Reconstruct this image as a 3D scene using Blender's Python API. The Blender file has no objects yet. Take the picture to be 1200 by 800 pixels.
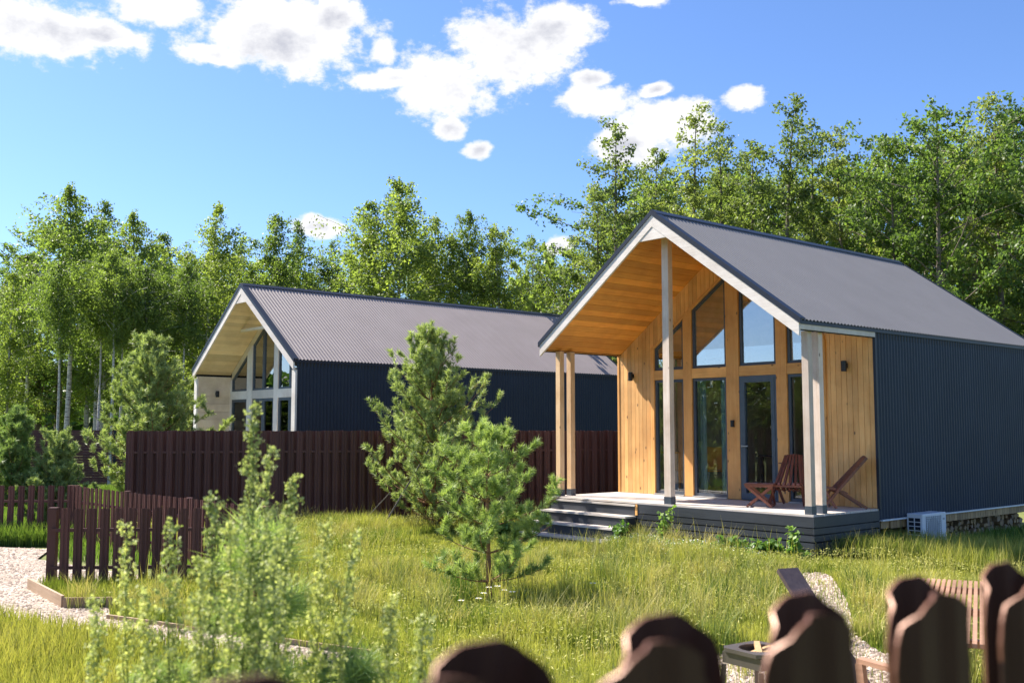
import bpy, math, random
import numpy as np
from mathutils import Matrix, Vector
random.seed(7)
R = np.random.default_rng(11)
sc = bpy.context.scene
COL = sc.collection
rad = math.radians

# ------------------------------------------------------------ camera
cam = bpy.data.cameras.new('camera'); camo = bpy.data.objects.new('camera', cam); COL.objects.link(camo)
camo.location = (0, 0, 1.93); camo.rotation_euler = (rad(90) + 0.0849, 0.0, 0)
cam.sensor_width = 36; cam.lens = 35.75; cam.clip_start = 0.05; cam.clip_end = 2000
cam.dof.use_dof = True; cam.dof.focus_distance = 17.5; cam.dof.aperture_fstop = 3.9
sc.camera = camo
# ------------------------------------------------------------ light
HX = np.array([0.6506, -0.7594]); HY = np.array([0.7594, 0.6506])   # house axes: to the right along the gable, and back
SUN_LOCAL = (-1.0, -0.33, 1.12)
sv = np.array([*(HX*SUN_LOCAL[0] + HY*SUN_LOCAL[1]), SUN_LOCAL[2]]); sv = sv/np.linalg.norm(sv)
elev = math.asin(sv[2]); azim = math.atan2(sv[0], sv[1])
sl = bpy.data.lights.new('sun', 'SUN'); sl.energy = 5.0; sl.angle = rad(0.53); sl.color = (1.0, 0.93, 0.82)
so = bpy.data.objects.new('sun', sl); COL.objects.link(so)
so.rotation_euler = Vector(sv).to_track_quat('Z', 'Y').to_euler(); so.location = (-20, 20, 30)
sc.view_settings.view_transform = 'Standard'; sc.view_settings.look = 'None'
sc.view_settings.exposure = 1.45; sc.view_settings.gamma = 1.0
# ------------------------------------------------------------ sky
w = bpy.data.worlds.new('World'); sc.world = w; w.use_nodes = True
nt = w.node_tree; N = nt.nodes; Lk = nt.links; N.clear()
def nd(tree, typ, **kw):
    n = tree.nodes.new(typ)
    for k, v in kw.items(): setattr(n, k, v)
    return n
out = nd(nt, 'ShaderNodeOutputWorld'); bg = nd(nt, 'ShaderNodeBackground')
sky = nd(nt, 'ShaderNodeTexSky', sky_type='NISHITA', sun_disc=False)
sky.sun_elevation = elev; sky.sun_rotation = azim; sky.altitude = 200; sky.air_density = 1.0; sky.dust_density = 0.6; sky.ozone_density = 2.6
bg.inputs['Strength'].default_value = 0.072
tc = nd(nt, 'ShaderNodeTexCoord')
CL = [(-0.409,0.845,0.344,0.091,0.029),(-0.366,0.865,0.345,0.045,0.018),(-0.313,0.873,0.373,0.044,0.017),(-0.211,0.908,0.361,0.082,0.036),(-0.169,0.912,0.375,0.035,0.022),(-0.275,0.901,0.336,0.031,0.010),(-0.068,0.943,0.325,0.061,0.031),(0.001,0.935,0.355,0.069,0.040),(0.045,0.926,0.376,0.040,0.020),(-0.116,0.937,0.329,0.048,0.012),(-0.122,0.928,0.353,0.014,0.013),(-0.061,0.955,0.289,0.018,0.012),(-0.032,0.962,0.270,0.018,0.009),(0.082,0.946,0.313,0.039,0.017),(0.078,0.940,0.333,0.026,0.009),(0.151,0.946,0.285,0.047,0.026),(0.115,0.956,0.270,0.041,0.023),(0.216,0.929,0.301,0.019,0.014),(0.119,0.912,0.392,0.027,0.008),(-0.184,0.964,0.191,0.034,0.012),(0.052,0.983,0.176,0.018,0.010),(0.138,0.938,0.318,0.016,0.008)]
for az, el, rx, rz in [(-75,20,.13,.05),(-95,14,.12,.035),(-118,26,.14,.06),(-88,33,.13,.05),(-150,20,.13,.05),(165,32,.16,.06),(130,18,.12,.04),(100,28,.15,.06),(70,22,.12,.045),(-60,42,.13,.06),(20,52,.14,.08),(-20,60,.15,.09),(85,50,.16,.09),(-130,50,.16,.09)]:
    a, e = rad(az), rad(el); CL.append((math.sin(a)*math.cos(e), math.cos(a)*math.cos(e), math.sin(e), rx, rz))
wn = nd(nt, 'ShaderNodeTexNoise'); wn.inputs['Scale'].default_value = 9; wn.inputs['Detail'].default_value = 3
Lk.new(tc.outputs['Generated'], wn.inputs['Vector'])
wsub = nd(nt, 'ShaderNodeVectorMath', operation='MULTIPLY_ADD'); Lk.new(wn.outputs['Color'], wsub.inputs[0])
wsub.inputs[1].default_value = (.035, .035, .035); wsub.inputs[2].default_value = (-.0175, -.0175, -.0175)
wadd = nd(nt, 'ShaderNodeVectorMath', operation='ADD'); Lk.new(tc.outputs['Generated'], wadd.inputs[0]); Lk.new(wsub.outputs[0], wadd.inputs[1])
prev = None
for (x, y, z, rx, rz) in CL:
    s = nd(nt, 'ShaderNodeVectorMath', operation='SUBTRACT'); Lk.new(wadd.outputs[0], s.inputs[0]); s.inputs[1].default_value = (x, y, z)
    m = nd(nt, 'ShaderNodeVectorMath', operation='MULTIPLY'); Lk.new(s.outputs[0], m.inputs[0]); m.inputs[1].default_value = (1/rx, 1/rx, 1/rz)
    l = nd(nt, 'ShaderNodeVectorMath', operation='LENGTH'); Lk.new(m.outputs[0], l.inputs[0])
    if prev is None: prev = l.outputs['Value']
    else:
        mn = nd(nt, 'ShaderNodeMath', operation='SMOOTH_MIN'); Lk.new(prev, mn.inputs[0]); Lk.new(l.outputs['Value'], mn.inputs[1]); mn.inputs[2].default_value = .10
        prev = mn.outputs[0]
def fbm(scale, detail, rough):
    n = nd(nt, 'ShaderNodeTexNoise'); n.inputs['Scale'].default_value = scale; n.inputs['Detail'].default_value = detail; n.inputs['Roughness'].default_value = rough
    mp = nd(nt, 'ShaderNodeMapping'); mp.inputs['Scale'].default_value = (1, 1, 1.5); Lk.new(tc.outputs['Generated'], mp.inputs['Vector']); Lk.new(mp.outputs[0], n.inputs['Vector']); return n.outputs['Fac']
def math_(op, a, b, c=None):
    n = nd(nt, 'ShaderNodeMath', operation=op)
    for i, v in enumerate((a, b, c)):
        if v is None: continue
        if isinstance(v, (int, float)): n.inputs[i].default_value = v
        else: Lk.new(v, n.inputs[i])
    return n.outputs[0]
f1 = fbm(24, 10, .66)
dens = math_('MULTIPLY', math_('SUBTRACT', 1.12, prev), 1.5)
dens = math_('MULTIPLY_ADD', math_('SUBTRACT', f1, .5), 2.3, dens)
f3 = fbm(75, 8, .6); dens = math_('MULTIPLY_ADD', math_('SUBTRACT', f3, .5), 1.3, dens)
mask = nd(nt, 'ShaderNodeMapRange', interpolation_type='SMOOTHSTEP'); Lk.new(dens, mask.inputs['Value']); mask.inputs['From Min'].default_value = 0.0; mask.inputs['From Max'].default_value = .7
f2 = fbm(13, 5, .5)
shd = math_('MULTIPLY_ADD', math_('SUBTRACT', f2, .47), 2.6, math_('MULTIPLY', dens, .55))
shade = nd(nt, 'ShaderNodeMapRange', interpolation_type='SMOOTHSTEP'); Lk.new(shd, shade.inputs['Value']); shade.inputs['From Min'].default_value = .55; shade.inputs['From Max'].default_value = 1.6
cc = nd(nt, 'ShaderNodeMixRGB'); Lk.new(shade.outputs[0], cc.inputs[0]); cc.inputs[1].default_value = (5.5, 5.5, 5.6, 1); cc.inputs[2].default_value = (2.9, 3.0, 3.5, 1)
tint = nd(nt, 'ShaderNodeMixRGB', blend_type='MULTIPLY'); tint.inputs[0].default_value = 1; Lk.new(sky.outputs[0], tint.inputs[1]); tint.inputs[2].default_value = (.68, .83, 1.10, 1)
mix = nd(nt, 'ShaderNodeMixRGB'); Lk.new(mask.outputs[0], mix.inputs[0]); Lk.new(tint.outputs[0], mix.inputs[1]); Lk.new(cc.outputs[0], mix.inputs[2])
Lk.new(mix.outputs[0], bg.inputs['Color']); Lk.new(bg.outputs[0], out.inputs[0])

# ------------------------------------------------------------ materials
def new_mat(name):
    m = bpy.data.materials.new(name); m.use_nodes = True; m.node_tree.nodes.clear()
    t = m.node_tree; o = nd(t, 'ShaderNodeOutputMaterial'); return m, t, o
def ramp(t, fac, stops):
    r = nd(t, 'ShaderNodeValToRGB'); e = r.color_ramp.elements
    while len(e) < len(stops): e.new(.5)
    for i, (p, c) in enumerate(stops): e[i].position = p; e[i].color = (*c, 1)
    t.links.new(fac, r.inputs[0]); return r.outputs[0]
def noise(t, scale, detail=4, rough=.55, stretch=(1,1,1), coord='Object', vec=None):
    tcn = nd(t, 'ShaderNodeTexCoord'); mp = nd(t, 'ShaderNodeMapping'); mp.inputs['Scale'].default_value = stretch
    t.links.new(vec if vec is not None else tcn.outputs[coord], mp.inputs['Vector'])
    n = nd(t, 'ShaderNodeTexNoise'); n.inputs['Scale'].default_value = scale; n.inputs['Detail'].default_value = detail; n.inputs['Roughness'].default_value = rough
    t.links.new(mp.outputs[0], n.inputs['Vector']); return n.outputs['Fac']
def mixc(t, fac, a, b, mode='MIX'):
    m = nd(t, 'ShaderNodeMixRGB', blend_type=mode)
    for i, v in enumerate((fac, a, b)):
        if isinstance(v, (int, float)): m.inputs[i].default_value = v
        elif isinstance(v, tuple): m.inputs[i].default_value = (*v, 1)
        else: t.links.new(v, m.inputs[i])
    return m.outputs[0]
def bump(t, h, strength=.3, dist=.01):
    b = nd(t, 'ShaderNodeBump'); b.inputs['Strength'].default_value = strength; b.inputs['Distance'].default_value = dist
    t.links.new(h, b.inputs['Height']); return b.outputs[0]
def principled(t, o, color, rough=.6, metal=0, spec=.5, normal=None, coat=0):
    p = nd(t, 'ShaderNodeBsdfPrincipled')
    if isinstance(color, tuple): p.inputs['Base Color'].default_value = (*color, 1)
    else: t.links.new(color, p.inputs['Base Color'])
    if isinstance(rough, (int, float)): p.inputs['Roughness'].default_value = rough
    else: t.links.new(rough, p.inputs['Roughness'])
    p.inputs['Metallic'].default_value = metal; p.inputs['Specular IOR Level'].default_value = spec; p.inputs['Coat Weight'].default_value = coat
    if normal is not None: t.links.new(normal, p.inputs['Normal'])
    t.links.new(p.outputs[0], o.inputs[0]); return p
def wood(name, light, dark, axis='z', rough=.6, var=.22, knots=True, knot_col=(.09,.045,.02)):
    m, t, o = new_mat(name)
    oi = nd(t, 'ShaderNodeObjectInfo'); tcn = nd(t, 'ShaderNodeTexCoord')
    off = nd(t, 'ShaderNodeVectorMath', operation='MULTIPLY_ADD'); cmb = nd(t, 'ShaderNodeCombineXYZ')
    for i in range(3): t.links.new(oi.outputs['Random'], cmb.inputs[i])
    t.links.new(cmb.outputs[0], off.inputs[0]); off.inputs[1].default_value = (31, 17, 23); t.links.new(tcn.outputs['Object'], off.inputs[2])
    st = {'x': (.06, 1, 1), 'y': (1, .06, 1), 'z': (1, 1, .06)}[axis]
    g = noise(t, 38, 5, .6, st, vec=off.outputs[0]); g2 = noise(t, 7, 3, .5, tuple(.3 if v < 1 else 1 for v in st), vec=off.outputs[0])
    c = ramp(t, g, [(.3, dark), (.68, light)])
    c = mixc(t, .35, c, ramp(t, g2, [(.3, dark), (.7, light)]))
    hs = nd(t, 'ShaderNodeHueSaturation'); t.links.new(c, hs.inputs['Color'])
    mr = nd(t, 'ShaderNodeMapRange'); t.links.new(oi.outputs['Random'], mr.inputs['Value']); mr.inputs['To Min'].default_value = 1-var; mr.inputs['To Max'].default_value = 1+var*.6
    t.links.new(mr.outputs[0], hs.inputs['Value']); c = hs.outputs[0]
    c = mixc(t, 1.0, c, ramp(t, noise(t, 1.6, 5, .65), [(.32, (.80,.77,.74)), (.58, (1,1,1))]), 'MULTIPLY')
    if knots:
        mp = nd(t, 'ShaderNodeMapping'); mp.inputs['Scale'].default_value = tuple(.55 if v < 1 else 1 for v in st); t.links.new(off.outputs[0], mp.inputs['Vector'])
        vo = nd(t, 'ShaderNodeTexVoronoi'); vo.inputs['Scale'].default_value = 5.5; t.links.new(mp.outputs[0], vo.inputs['Vector'])
        k = nd(t, 'ShaderNodeMapRange'); t.links.new(vo.outputs['Distance'], k.inputs['Value']); k.inputs['From Min'].default_value = .05; k.inputs['From Max'].default_value = .11; k.inputs['To Min'].default_value = .85; k.inputs['To Max'].default_value = 0
        c = mixc(t, k.outputs[0], c, knot_col)
    principled(t, o, c, rough, normal=bump(t, g, .25, .004)); return m
def plain(name, col, rough=.5, metal=0, spec=.5, var=.15, scale=6, coat=0, bmp=0):
    m, t, o = new_mat(name); n = noise(t, scale, 5)
    c = ramp(t, n, [(.3, tuple(v*(1-var) for v in col)), (.7, tuple(min(1, v*(1+var)) for v in col))])
    principled(t, o, c, rough, metal, spec, coat=coat, normal=bump(t, noise(t, scale*9, 3), bmp, .004) if bmp else None); return m

M = {}
M['pine_warm'] = wood('pine_cladding_warm', (.86,.51,.20), (.73,.36,.11), 'z')
M['pine_soffit'] = wood('pine_soffit', (.92,.42,.075), (.76,.27,.035), 'y', knots=False, var=.3)
M['pine_soffit_b'] = wood('pine_soffit_pale', (.84,.68,.42), (.76,.57,.31), 'y', knots=False)
M['pine_frame'] = wood('pine_frame', (.86,.46,.15), (.72,.32,.08), 'z')
M['pine_rail'] = wood('pine_rail', (.86,.48,.16), (.72,.33,.085), 'x')
M['pine_pale'] = wood('pine_cladding_pale', (.86,.76,.60), (.78,.66,.50), 'x', knots=False)
M['pine_pale_v'] = wood('pine_post_pale', (.74,.63,.55), (.60,.46,.36), 'z')
M['pine_post_warm'] = wood('pine_post_warm', (.84,.60,.36), (.70,.42,.20), 'z')
M['white_wood'] = wood('whitewashed_fascia', (.78,.72,.68), (.62,.55,.50), 'x', knots=False)
M['white_frame'] = wood('whitewashed_frame', (.84,.80,.75), (.74,.69,.64), 'z', knots=False)
M['deck'] = wood('deck_grey', (.62,.57,.52), (.50,.45,.41), 'x', rough=.55, knots=False, var=.08)
M['deck_dark'] = wood('deck_fascia_slate', (.045,.050,.064), (.026,.030,.040), 'x', rough=.45, knots=False, var=.25)
M['chair_wood'] = wood('chair_mahogany', (.27,.09,.055), (.14,.045,.03), 'z', rough=.4, knots=False)
M['garden_wood'] = wood('garden_oiled_wood', (.50,.30,.20), (.34,.19,.12), 'y', rough=.35, knots=False)
M['plank_dark'] = wood('plank_dark_stain', (.10,.075,.075), (.055,.04,.045), 'z', rough=.35, knots=False)
M['edging'] = wood('edging_wood', (.42,.30,.20), (.28,.19,.12), 'x', knots=False)
M['timber'] = wood('raw_timber', (.50,.34,.17), (.34,.21,.10), 'z', var=.35)
def sheet_mat(name, col, rough, var=.12, spec=.28):
    m, t, o = new_mat(name); n = noise(t, 1.3, 6, .65); n2 = noise(t, 30, 3)
    c = ramp(t, n, [(.3, tuple(v*(1-var) for v in col)), (.72, tuple(v*(1+var) for v in col))])
    oi = nd(t, 'ShaderNodeObjectInfo'); hs = nd(t, 'ShaderNodeHueSaturation'); t.links.new(c, hs.inputs['Color']); mr = nd(t, 'ShaderNodeMapRange'); t.links.new(oi.outputs['Random'], mr.inputs['Value']); mr.inputs['To Min'].default_value = .82; mr.inputs['To Max'].default_value = 1.2
    t.links.new(mr.outputs[0], hs.inputs['Value']); c = hs.outputs[0]
    r = nd(t, 'ShaderNodeMapRange'); t.links.new(n2, r.inputs['Value']); r.inputs['To Min'].default_value = rough-.08; r.inputs['To Max'].default_value = rough+.08
    principled(t, o, c, r.outputs[0], 0, spec, normal=bump(t, n2, .06, .003)); return m
M['picket_edge'] = plain('picket_sunlit_edge', (.28,.13,.08), .4, metal=.2)  # sunlight on the picket rims, painted as a brighter copper colour
M['siding'] = sheet_mat('siding_navy_sheet', (.022,.033,.056), .5)
M['roof'] = sheet_mat('roof_graphite_sheet', (.185,.180,.188), .55, .06); M['roof2'] = sheet_mat('roof_warm_grey_sheet', (.235,.200,.195), .6, .08)
M['trim'] = sheet_mat('graphite_trim', (.020,.025,.040), .4)
M['fence_brown'] = sheet_mat('fence_chocolate_sheet', (.11,.046,.038), .5)
M['picket_brown'] = sheet_mat('picket_chocolate_sheet', (.052,.027,.017), .6, spec=.1)
M['picket_back'] = sheet_mat('picket_primer_back', (.055,.025,.018), .6, spec=.1)
M['frame_grey'] = plain('window_frame_slate', (.055,.068,.09), .4)
M['frame_blue'] = plain('window_frame_bluegrey', (.065,.09,.12), .4)
M['black'] = plain('black_metal', (.012,.012,.014), .45)
M['white_plastic'] = plain('white_enamel', (.66,.70,.74), .35, var=.04)
M['grille'] = plain('grille_grey', (.30,.33,.37), .4)
M['dark'] = plain('underfloor_dark', (.03,.027,.025), .9)
M['interior'] = plain('interior_wall', (.70,.58,.44), .8)
M['intfloor'] = plain('interior_floor', (.50,.38,.26), .5)
M['curtain'] = plain('curtain_teal', (.42,.60,.62), .9)
M['orange'] = plain('orange_plastic', (.85,.34,.05), .5, var=.05)
M['metal'] = plain('galvanised_metal', (.45,.45,.46), .35, metal=.8)
M['brazier'] = plain('brazier_metal', (.16,.14,.13), .32, metal=.6)
M['soil'] = plain('soil', (.07,.05,.035), .95, bmp=.5)
M['bark_birch'] = None
def birch_bark():
    m, t, o = new_mat('birch_bark'); n = noise(t, 5, 4, .6, (1,1,5)); c = ramp(t, n, [(.36, (.05,.045,.04)), (.46, (.48,.46,.42)), (.7, (.62,.60,.55))])
    principled(t, o, c, .8, normal=bump(t, n, .4)); return m
M['bark_birch'] = birch_bark()
M['bark'] = plain('grey_bark', (.17,.14,.11), .9, var=.4, scale=12, bmp=.6)
M['bark_pine'] = plain('pine_bark', (.26,.13,.065), .9, var=.4, scale=14, bmp=.6)
def leafmat(name, a, b, trans=.45, rough=.5, clump=1.2, treevar=.25, tcol=1.6):
    m, t, o = new_mat(name); geo = nd(t, 'ShaderNodeNewGeometry'); oi = nd(t, 'ShaderNodeObjectInfo')
    att = nd(t, 'ShaderNodeAttribute'); att.attribute_name = 'tint'
    n = noise(t, clump, 3, .6)
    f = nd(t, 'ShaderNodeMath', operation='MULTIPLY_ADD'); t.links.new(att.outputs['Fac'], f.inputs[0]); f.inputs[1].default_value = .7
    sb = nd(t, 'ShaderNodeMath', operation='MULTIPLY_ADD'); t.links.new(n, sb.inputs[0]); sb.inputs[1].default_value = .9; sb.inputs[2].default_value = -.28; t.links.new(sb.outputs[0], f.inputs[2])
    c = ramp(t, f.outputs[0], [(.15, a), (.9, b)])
    hs = nd(t, 'ShaderNodeHueSaturation'); t.links.new(c, hs.inputs['Color'])
    mr = nd(t, 'ShaderNodeMapRange'); t.links.new(oi.outputs['Random'], mr.inputs['Value']); mr.inputs['To Min'].default_value = 1-treevar; mr.inputs['To Max'].default_value = 1+treevar; t.links.new(mr.outputs[0], hs.inputs['Value'])
    mh = nd(t, 'ShaderNodeMapRange'); t.links.new(oi.outputs['Random'], mh.inputs['Value']); mh.inputs['To Min'].default_value = .515; mh.inputs['To Max'].default_value = .485; t.links.new(mh.outputs[0], hs.inputs['Hue'])
    p = nd(t, 'ShaderNodeBsdfPrincipled'); t.links.new(hs.outputs[0], p.inputs['Base Color']); p.inputs['Roughness'].default_value = rough; p.inputs['Specular IOR Level'].default_value = .35
    tr = nd(t, 'ShaderNodeBsdfTranslucent'); tcx = mixc(t, 1.0, hs.outputs[0], (tcol, tcol*1.05, tcol*.55), 'MULTIPLY'); t.links.new(tcx, tr.inputs[0])
    mx = nd(t, 'ShaderNodeMixShader'); mx.inputs[0].default_value = trans; t.links.new(p.outputs[0], mx.inputs[1]); t.links.new(tr.outputs[0], mx.inputs[2]); t.links.new(mx.outputs[0], o.inputs[0]); return m
M['leaf_birch'] = leafmat('birch_leaves', (.085,.125,.034), (.22,.29,.07), trans=.52)
M['leaf_alder'] = leafmat('alder_leaves', (.10,.135,.045), (.23,.275,.082), trans=.51)
M['leaf_dark'] = leafmat('dark_leaves', (.07,.11,.03), (.175,.25,.06), trans=.51)
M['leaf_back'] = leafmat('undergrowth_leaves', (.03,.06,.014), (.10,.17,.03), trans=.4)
M['needle'] = leafmat('pine_needles', (.095,.15,.055), (.35,.43,.17), trans=.30, clump=2, tcol=1.3)
M['needle_dark'] = leafmat('pine_needles_deep', (.09,.16,.05), (.34,.44,.15), trans=.32, clump=2, tcol=1.3)
M['grass'] = leafmat('meadow_grass', (.09,.155,.016), (.48,.44,.12), trans=.35, rough=.6, clump=.55, treevar=0, tcol=1.5)
M['tuft'] = leafmat('tuft_grass', (.07,.15,.02), (.62,.50,.20), trans=.3, rough=.6, clump=.7, treevar=0, tcol=1.2)
M['seed'] = leafmat('seed_heads', (.34,.34,.08), (.60,.52,.20), trans=.3, rough=.7, clump=.8, treevar=0, tcol=1.1)
M['grass_dark'] = leafmat('lush_grass', (.05,.11,.02), (.17,.26,.05), trans=.35, rough=.6, clump=.8, treevar=0)
M['mugwort'] = leafmat('mugwort_green', (.26,.31,.11), (.58,.60,.29), trans=.35, rough=.7, clump=6, tcol=1.3)
M['weed'] = leafmat('weed_leaves', (.07,.15,.03), (.22,.34,.08), trans=.35, clump=6)
M['flower'] = plain('white_petals', (.8,.8,.75), .7)
M['yellow'] = plain('yellow_petals', (.75,.62,.05), .7)
def ground_mat():
    m, t, o = new_mat('ground_earth_and_turf'); n = noise(t, .5, 6, .6); n2 = noise(t, 9, 5, .7); n3 = noise(t, 60, 3, .7)
    c = ramp(t, n, [(.35, (.10,.14,.025)), (.6, (.20,.22,.05))]); c = mixc(t, .5, c, ramp(t, n2, [(.35, (.06,.075,.02)), (.65, (.22,.24,.06))]))
    principled(t, o, c, .95, normal=bump(t, n3, .8, .03)); return m
def gravel_mat():
    m, t, o = new_mat('pinkish_gravel'); tcn = nd(t, 'ShaderNodeTexCoord'); v = nd(t, 'ShaderNodeTexVoronoi'); v.inputs['Scale'].default_value = 28; t.links.new(tcn.outputs['Object'], v.inputs['Vector'])
    n = noise(t, 1.4, 5, .6); sp = nd(t, 'ShaderNodeSeparateColor'); t.links.new(v.outputs['Color'], sp.inputs[0])
    c = ramp(t, sp.outputs[0], [(0, (.20,.14,.11)), (.5, (.36,.28,.23)), (1, (.54,.45,.38))])
    c = mixc(t, .45, c, ramp(t, n, [(.35, (.20,.16,.10)), (.65, (.44,.36,.30))]))
    principled(t, o, c, .9, normal=bump(t, v.outputs['Distance'], .9, .03)); return m
def pebble_mat():
    m, t, o = new_mat('pebbles'); att = nd(t, 'ShaderNodeAttribute'); att.attribute_name = 'tint'
    principled(t, o, ramp(t, att.outputs['Fac'], [(0, (.14,.10,.08)), (.5, (.30,.23,.19)), (1, (.54,.46,.40))]), .85); return m
M['ground'] = ground_mat(); M['gravel'] = gravel_mat(); M['pebble'] = pebble_mat()
def glass_mat(name, base=.30, tintc=(.62,.66,.66)):
    m, t, o = new_mat(name); tr = nd(t, 'ShaderNodeBsdfTransparent'); tr.inputs[0].default_value = (*tintc, 1)
    gl = nd(t, 'ShaderNodeBsdfGlossy'); gl.inputs['Roughness'].default_value = 0.004; gl.inputs[0].default_value = (.95,.97,1,1)
    t.links.new(bump(t, noise(t, 1.1, 2), .02, .05), gl.inputs['Normal'])
    fr = nd(t, 'ShaderNodeFresnel'); fr.inputs[0].default_value = 1.5
    ad = nd(t, 'ShaderNodeMath', operation='ADD', use_clamp=True); t.links.new(fr.outputs[0], ad.inputs[0]); ad.inputs[1].default_value = base
    mx = nd(t, 'ShaderNodeMixShader'); t.links.new(ad.outputs[0], mx.inputs[0]); t.links.new(tr.outputs[0], mx.inputs[1]); t.links.new(gl.outputs[0], mx.inputs[2]); t.links.new(mx.outputs[0], o.inputs[0]); return m
M['glass'] = glass_mat('clear_window_glass', .0, (.88,.9,.9)); M['glass_boosted'] = glass_mat('boosted_reflection_glass', .30, (.8,.82,.82))  # upper panes: reflection raised so the mirrored sky looks brighter

# ------------------------------------------------------------ mesh helpers
def mesh_from(name, verts, faces, mats, smooth=False, tint=None, midx=None):
    me = bpy.data.meshes.new(name)
    me.from_pydata([tuple(v) for v in verts], [], [tuple(f) for f in faces]); me.update()
    for m in (mats if isinstance(mats, (list, tuple)) else [mats]): me.materials.append(m)
    if midx is not None: me.polygons.foreach_set('material_index', midx)
    if smooth: me.polygons.foreach_set('use_smooth', [True]*len(me.polygons))
    return me
def np_mesh(name, V, F, mat, tint=None, smooth=False):
    """V (n,3), F (m,k) all faces with k corners, tint per vertex"""
    me = bpy.data.meshes.new(name); n = len(V); m, k = F.shape
    me.vertices.add(n); me.vertices.foreach_set('co', V.astype(np.float32).ravel())
    me.loops.add(m*k); me.loops.foreach_set('vertex_index', F.astype(np.int32).ravel())
    me.polygons.add(m); me.polygons.foreach_set('loop_start', np.arange(0, m*k, k, dtype=np.int32)); me.polygons.foreach_set('loop_total', np.full(m, k, dtype=np.int32))
    if smooth: me.polygons.foreach_set('use_smooth', np.ones(m, dtype=bool))
    me.update(calc_edges=True); me.materials.append(mat)
    if tint is not None:
        a = me.attributes.new('tint', 'FLOAT', 'POINT'); a.data.foreach_set('value', tint.astype(np.float32))
    return me
def link(name, me, parent=None, loc=None, rot=None):
    o = bpy.data.objects.new(name, me); COL.objects.link(o)
    if parent is not None: o.parent = parent
    if loc is not None: o.location = loc
    if rot is not None: o.rotation_euler = rot
    return o
def thing(name, label, cat, loc=(0,0,0), rz=0, group=None):
    o = bpy.data.objects.new(name, None); COL.objects.link(o); o.location = loc; o.rotation_euler = (0,0,rz); o.empty_display_size = .2
    o['label'] = label; o['category'] = cat
    if group: o['group'] = group
    return o
def tag(o, label=None, cat=None, group=None, kind=None):
    if label: o['label'] = label
    if cat: o['category'] = cat
    if group: o['group'] = group
    if kind: o['kind'] = kind
    return o
class MB:
    def __init__(s): s.v = []; s.f = []
    def add(s, v, f):
        b = len(s.v); s.v += [tuple(p) for p in v]; s.f += [tuple(i+b for i in q) for q in f]; return s
    def box(s, x0, x1, y0, y1, z0, z1):
        x0, x1 = sorted((x0, x1)); y0, y1 = sorted((y0, y1)); z0, z1 = sorted((z0, z1))
        return s.add([(x0,y0,z0),(x1,y0,z0),(x1,y1,z0),(x0,y1,z0),(x0,y0,z1),(x1,y0,z1),(x1,y1,z1),(x0,y1,z1)],
                     [(0,3,2,1),(4,5,6,7),(0,1,5,4),(1,2,6,5),(2,3,7,6),(3,0,4,7)])
    def prism_y(s, poly, y0, y1):   # poly in x,z ; extruded along y
        n = len(poly)
        a = sum(poly[i][0]*poly[(i+1) % n][1]-poly[(i+1) % n][0]*poly[i][1] for i in range(n))
        if a < 0: poly = poly[::-1]
        y0, y1 = sorted((y0, y1))
        v = [(p[0], y0, p[1]) for p in poly] + [(p[0], y1, p[1]) for p in poly]
        f = [tuple(range(n)), tuple(range(2*n-1, n-1, -1))] + [(i, i+n, (i+1) % n+n, (i+1) % n) for i in range(n)]
        return s.add(v, f)
    def bar(s, p, q, wx, wy, up=(0,0,1)):   # rectangular bar between two points
        p = Vector(p); q = Vector(q); d = (q-p).normalized(); a = d.cross(Vector(up))
        if a.length < 1e-4: a = d.cross(Vector((1,0,0)))
        a.normalize(); b = a.cross(d).normalized(); a *= wx/2; b *= wy/2
        v = [p-a-b, p+a-b, p+a+b, p-a+b, q-a-b, q+a-b, q+a+b, q-a+b]
        return s.add(v, [(0,1,2,3),(7,6,5,4),(0,4,5,1),(1,5,6,2),(2,6,7,3),(3,7,4,0)])
    def tube(s, pts, rs, n=6, cap=True):
        pts = [Vector(p) for p in pts]; b = len(s.v); rings = []
        for i, p in enumerate(pts):
            d = (pts[min(i+1, len(pts)-1)]-pts[max(i-1, 0)]).normalized()
            a = d.cross(Vector((0,0,1)));
            if a.length < 1e-3: a = Vector((1,0,0))
            a.normalize(); c = d.cross(a)
            r = rs[i] if hasattr(rs, '__len__') else rs
            rings.append(len(s.v))
            for k in range(n):
                t = 2*math.pi*k/n; s.v.append(tuple(p + a*math.cos(t)*r + c*math.sin(t)*r))
        for i in range(len(pts)-1):
            for k in range(n): s.f.append((rings[i]+k, rings[i]+(k+1) % n, rings[i+1]+(k+1) % n, rings[i+1]+k))
        if cap: s.f.append(tuple(rings[0]+k for k in range(n))[::-1]); s.f.append(tuple(rings[-1]+k for k in range(n)))
        return s
    def lathe(s, prof, n=16, c=(0,0,0)):
        b = len(s.v)
        for (r, z) in prof:
            for k in range(n): t = 2*math.pi*k/n; s.v.append((c[0]+r*math.cos(t), c[1]+r*math.sin(t), c[2]+z))
        for i in range(len(prof)-1):
            for k in range(n): s.f.append((b+i*n+k, b+i*n+(k+1) % n, b+(i+1)*n+(k+1) % n, b+(i+1)*n+k))
        return s
    def mesh(s, name, mat, smooth=False): return mesh_from(name, s.v, s.f, mat, smooth)
    def build(s, name, mat, parent=None, smooth=False, loc=None, rot=None): return link(name, s.mesh(name, mat, smooth), parent, loc, rot)
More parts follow.
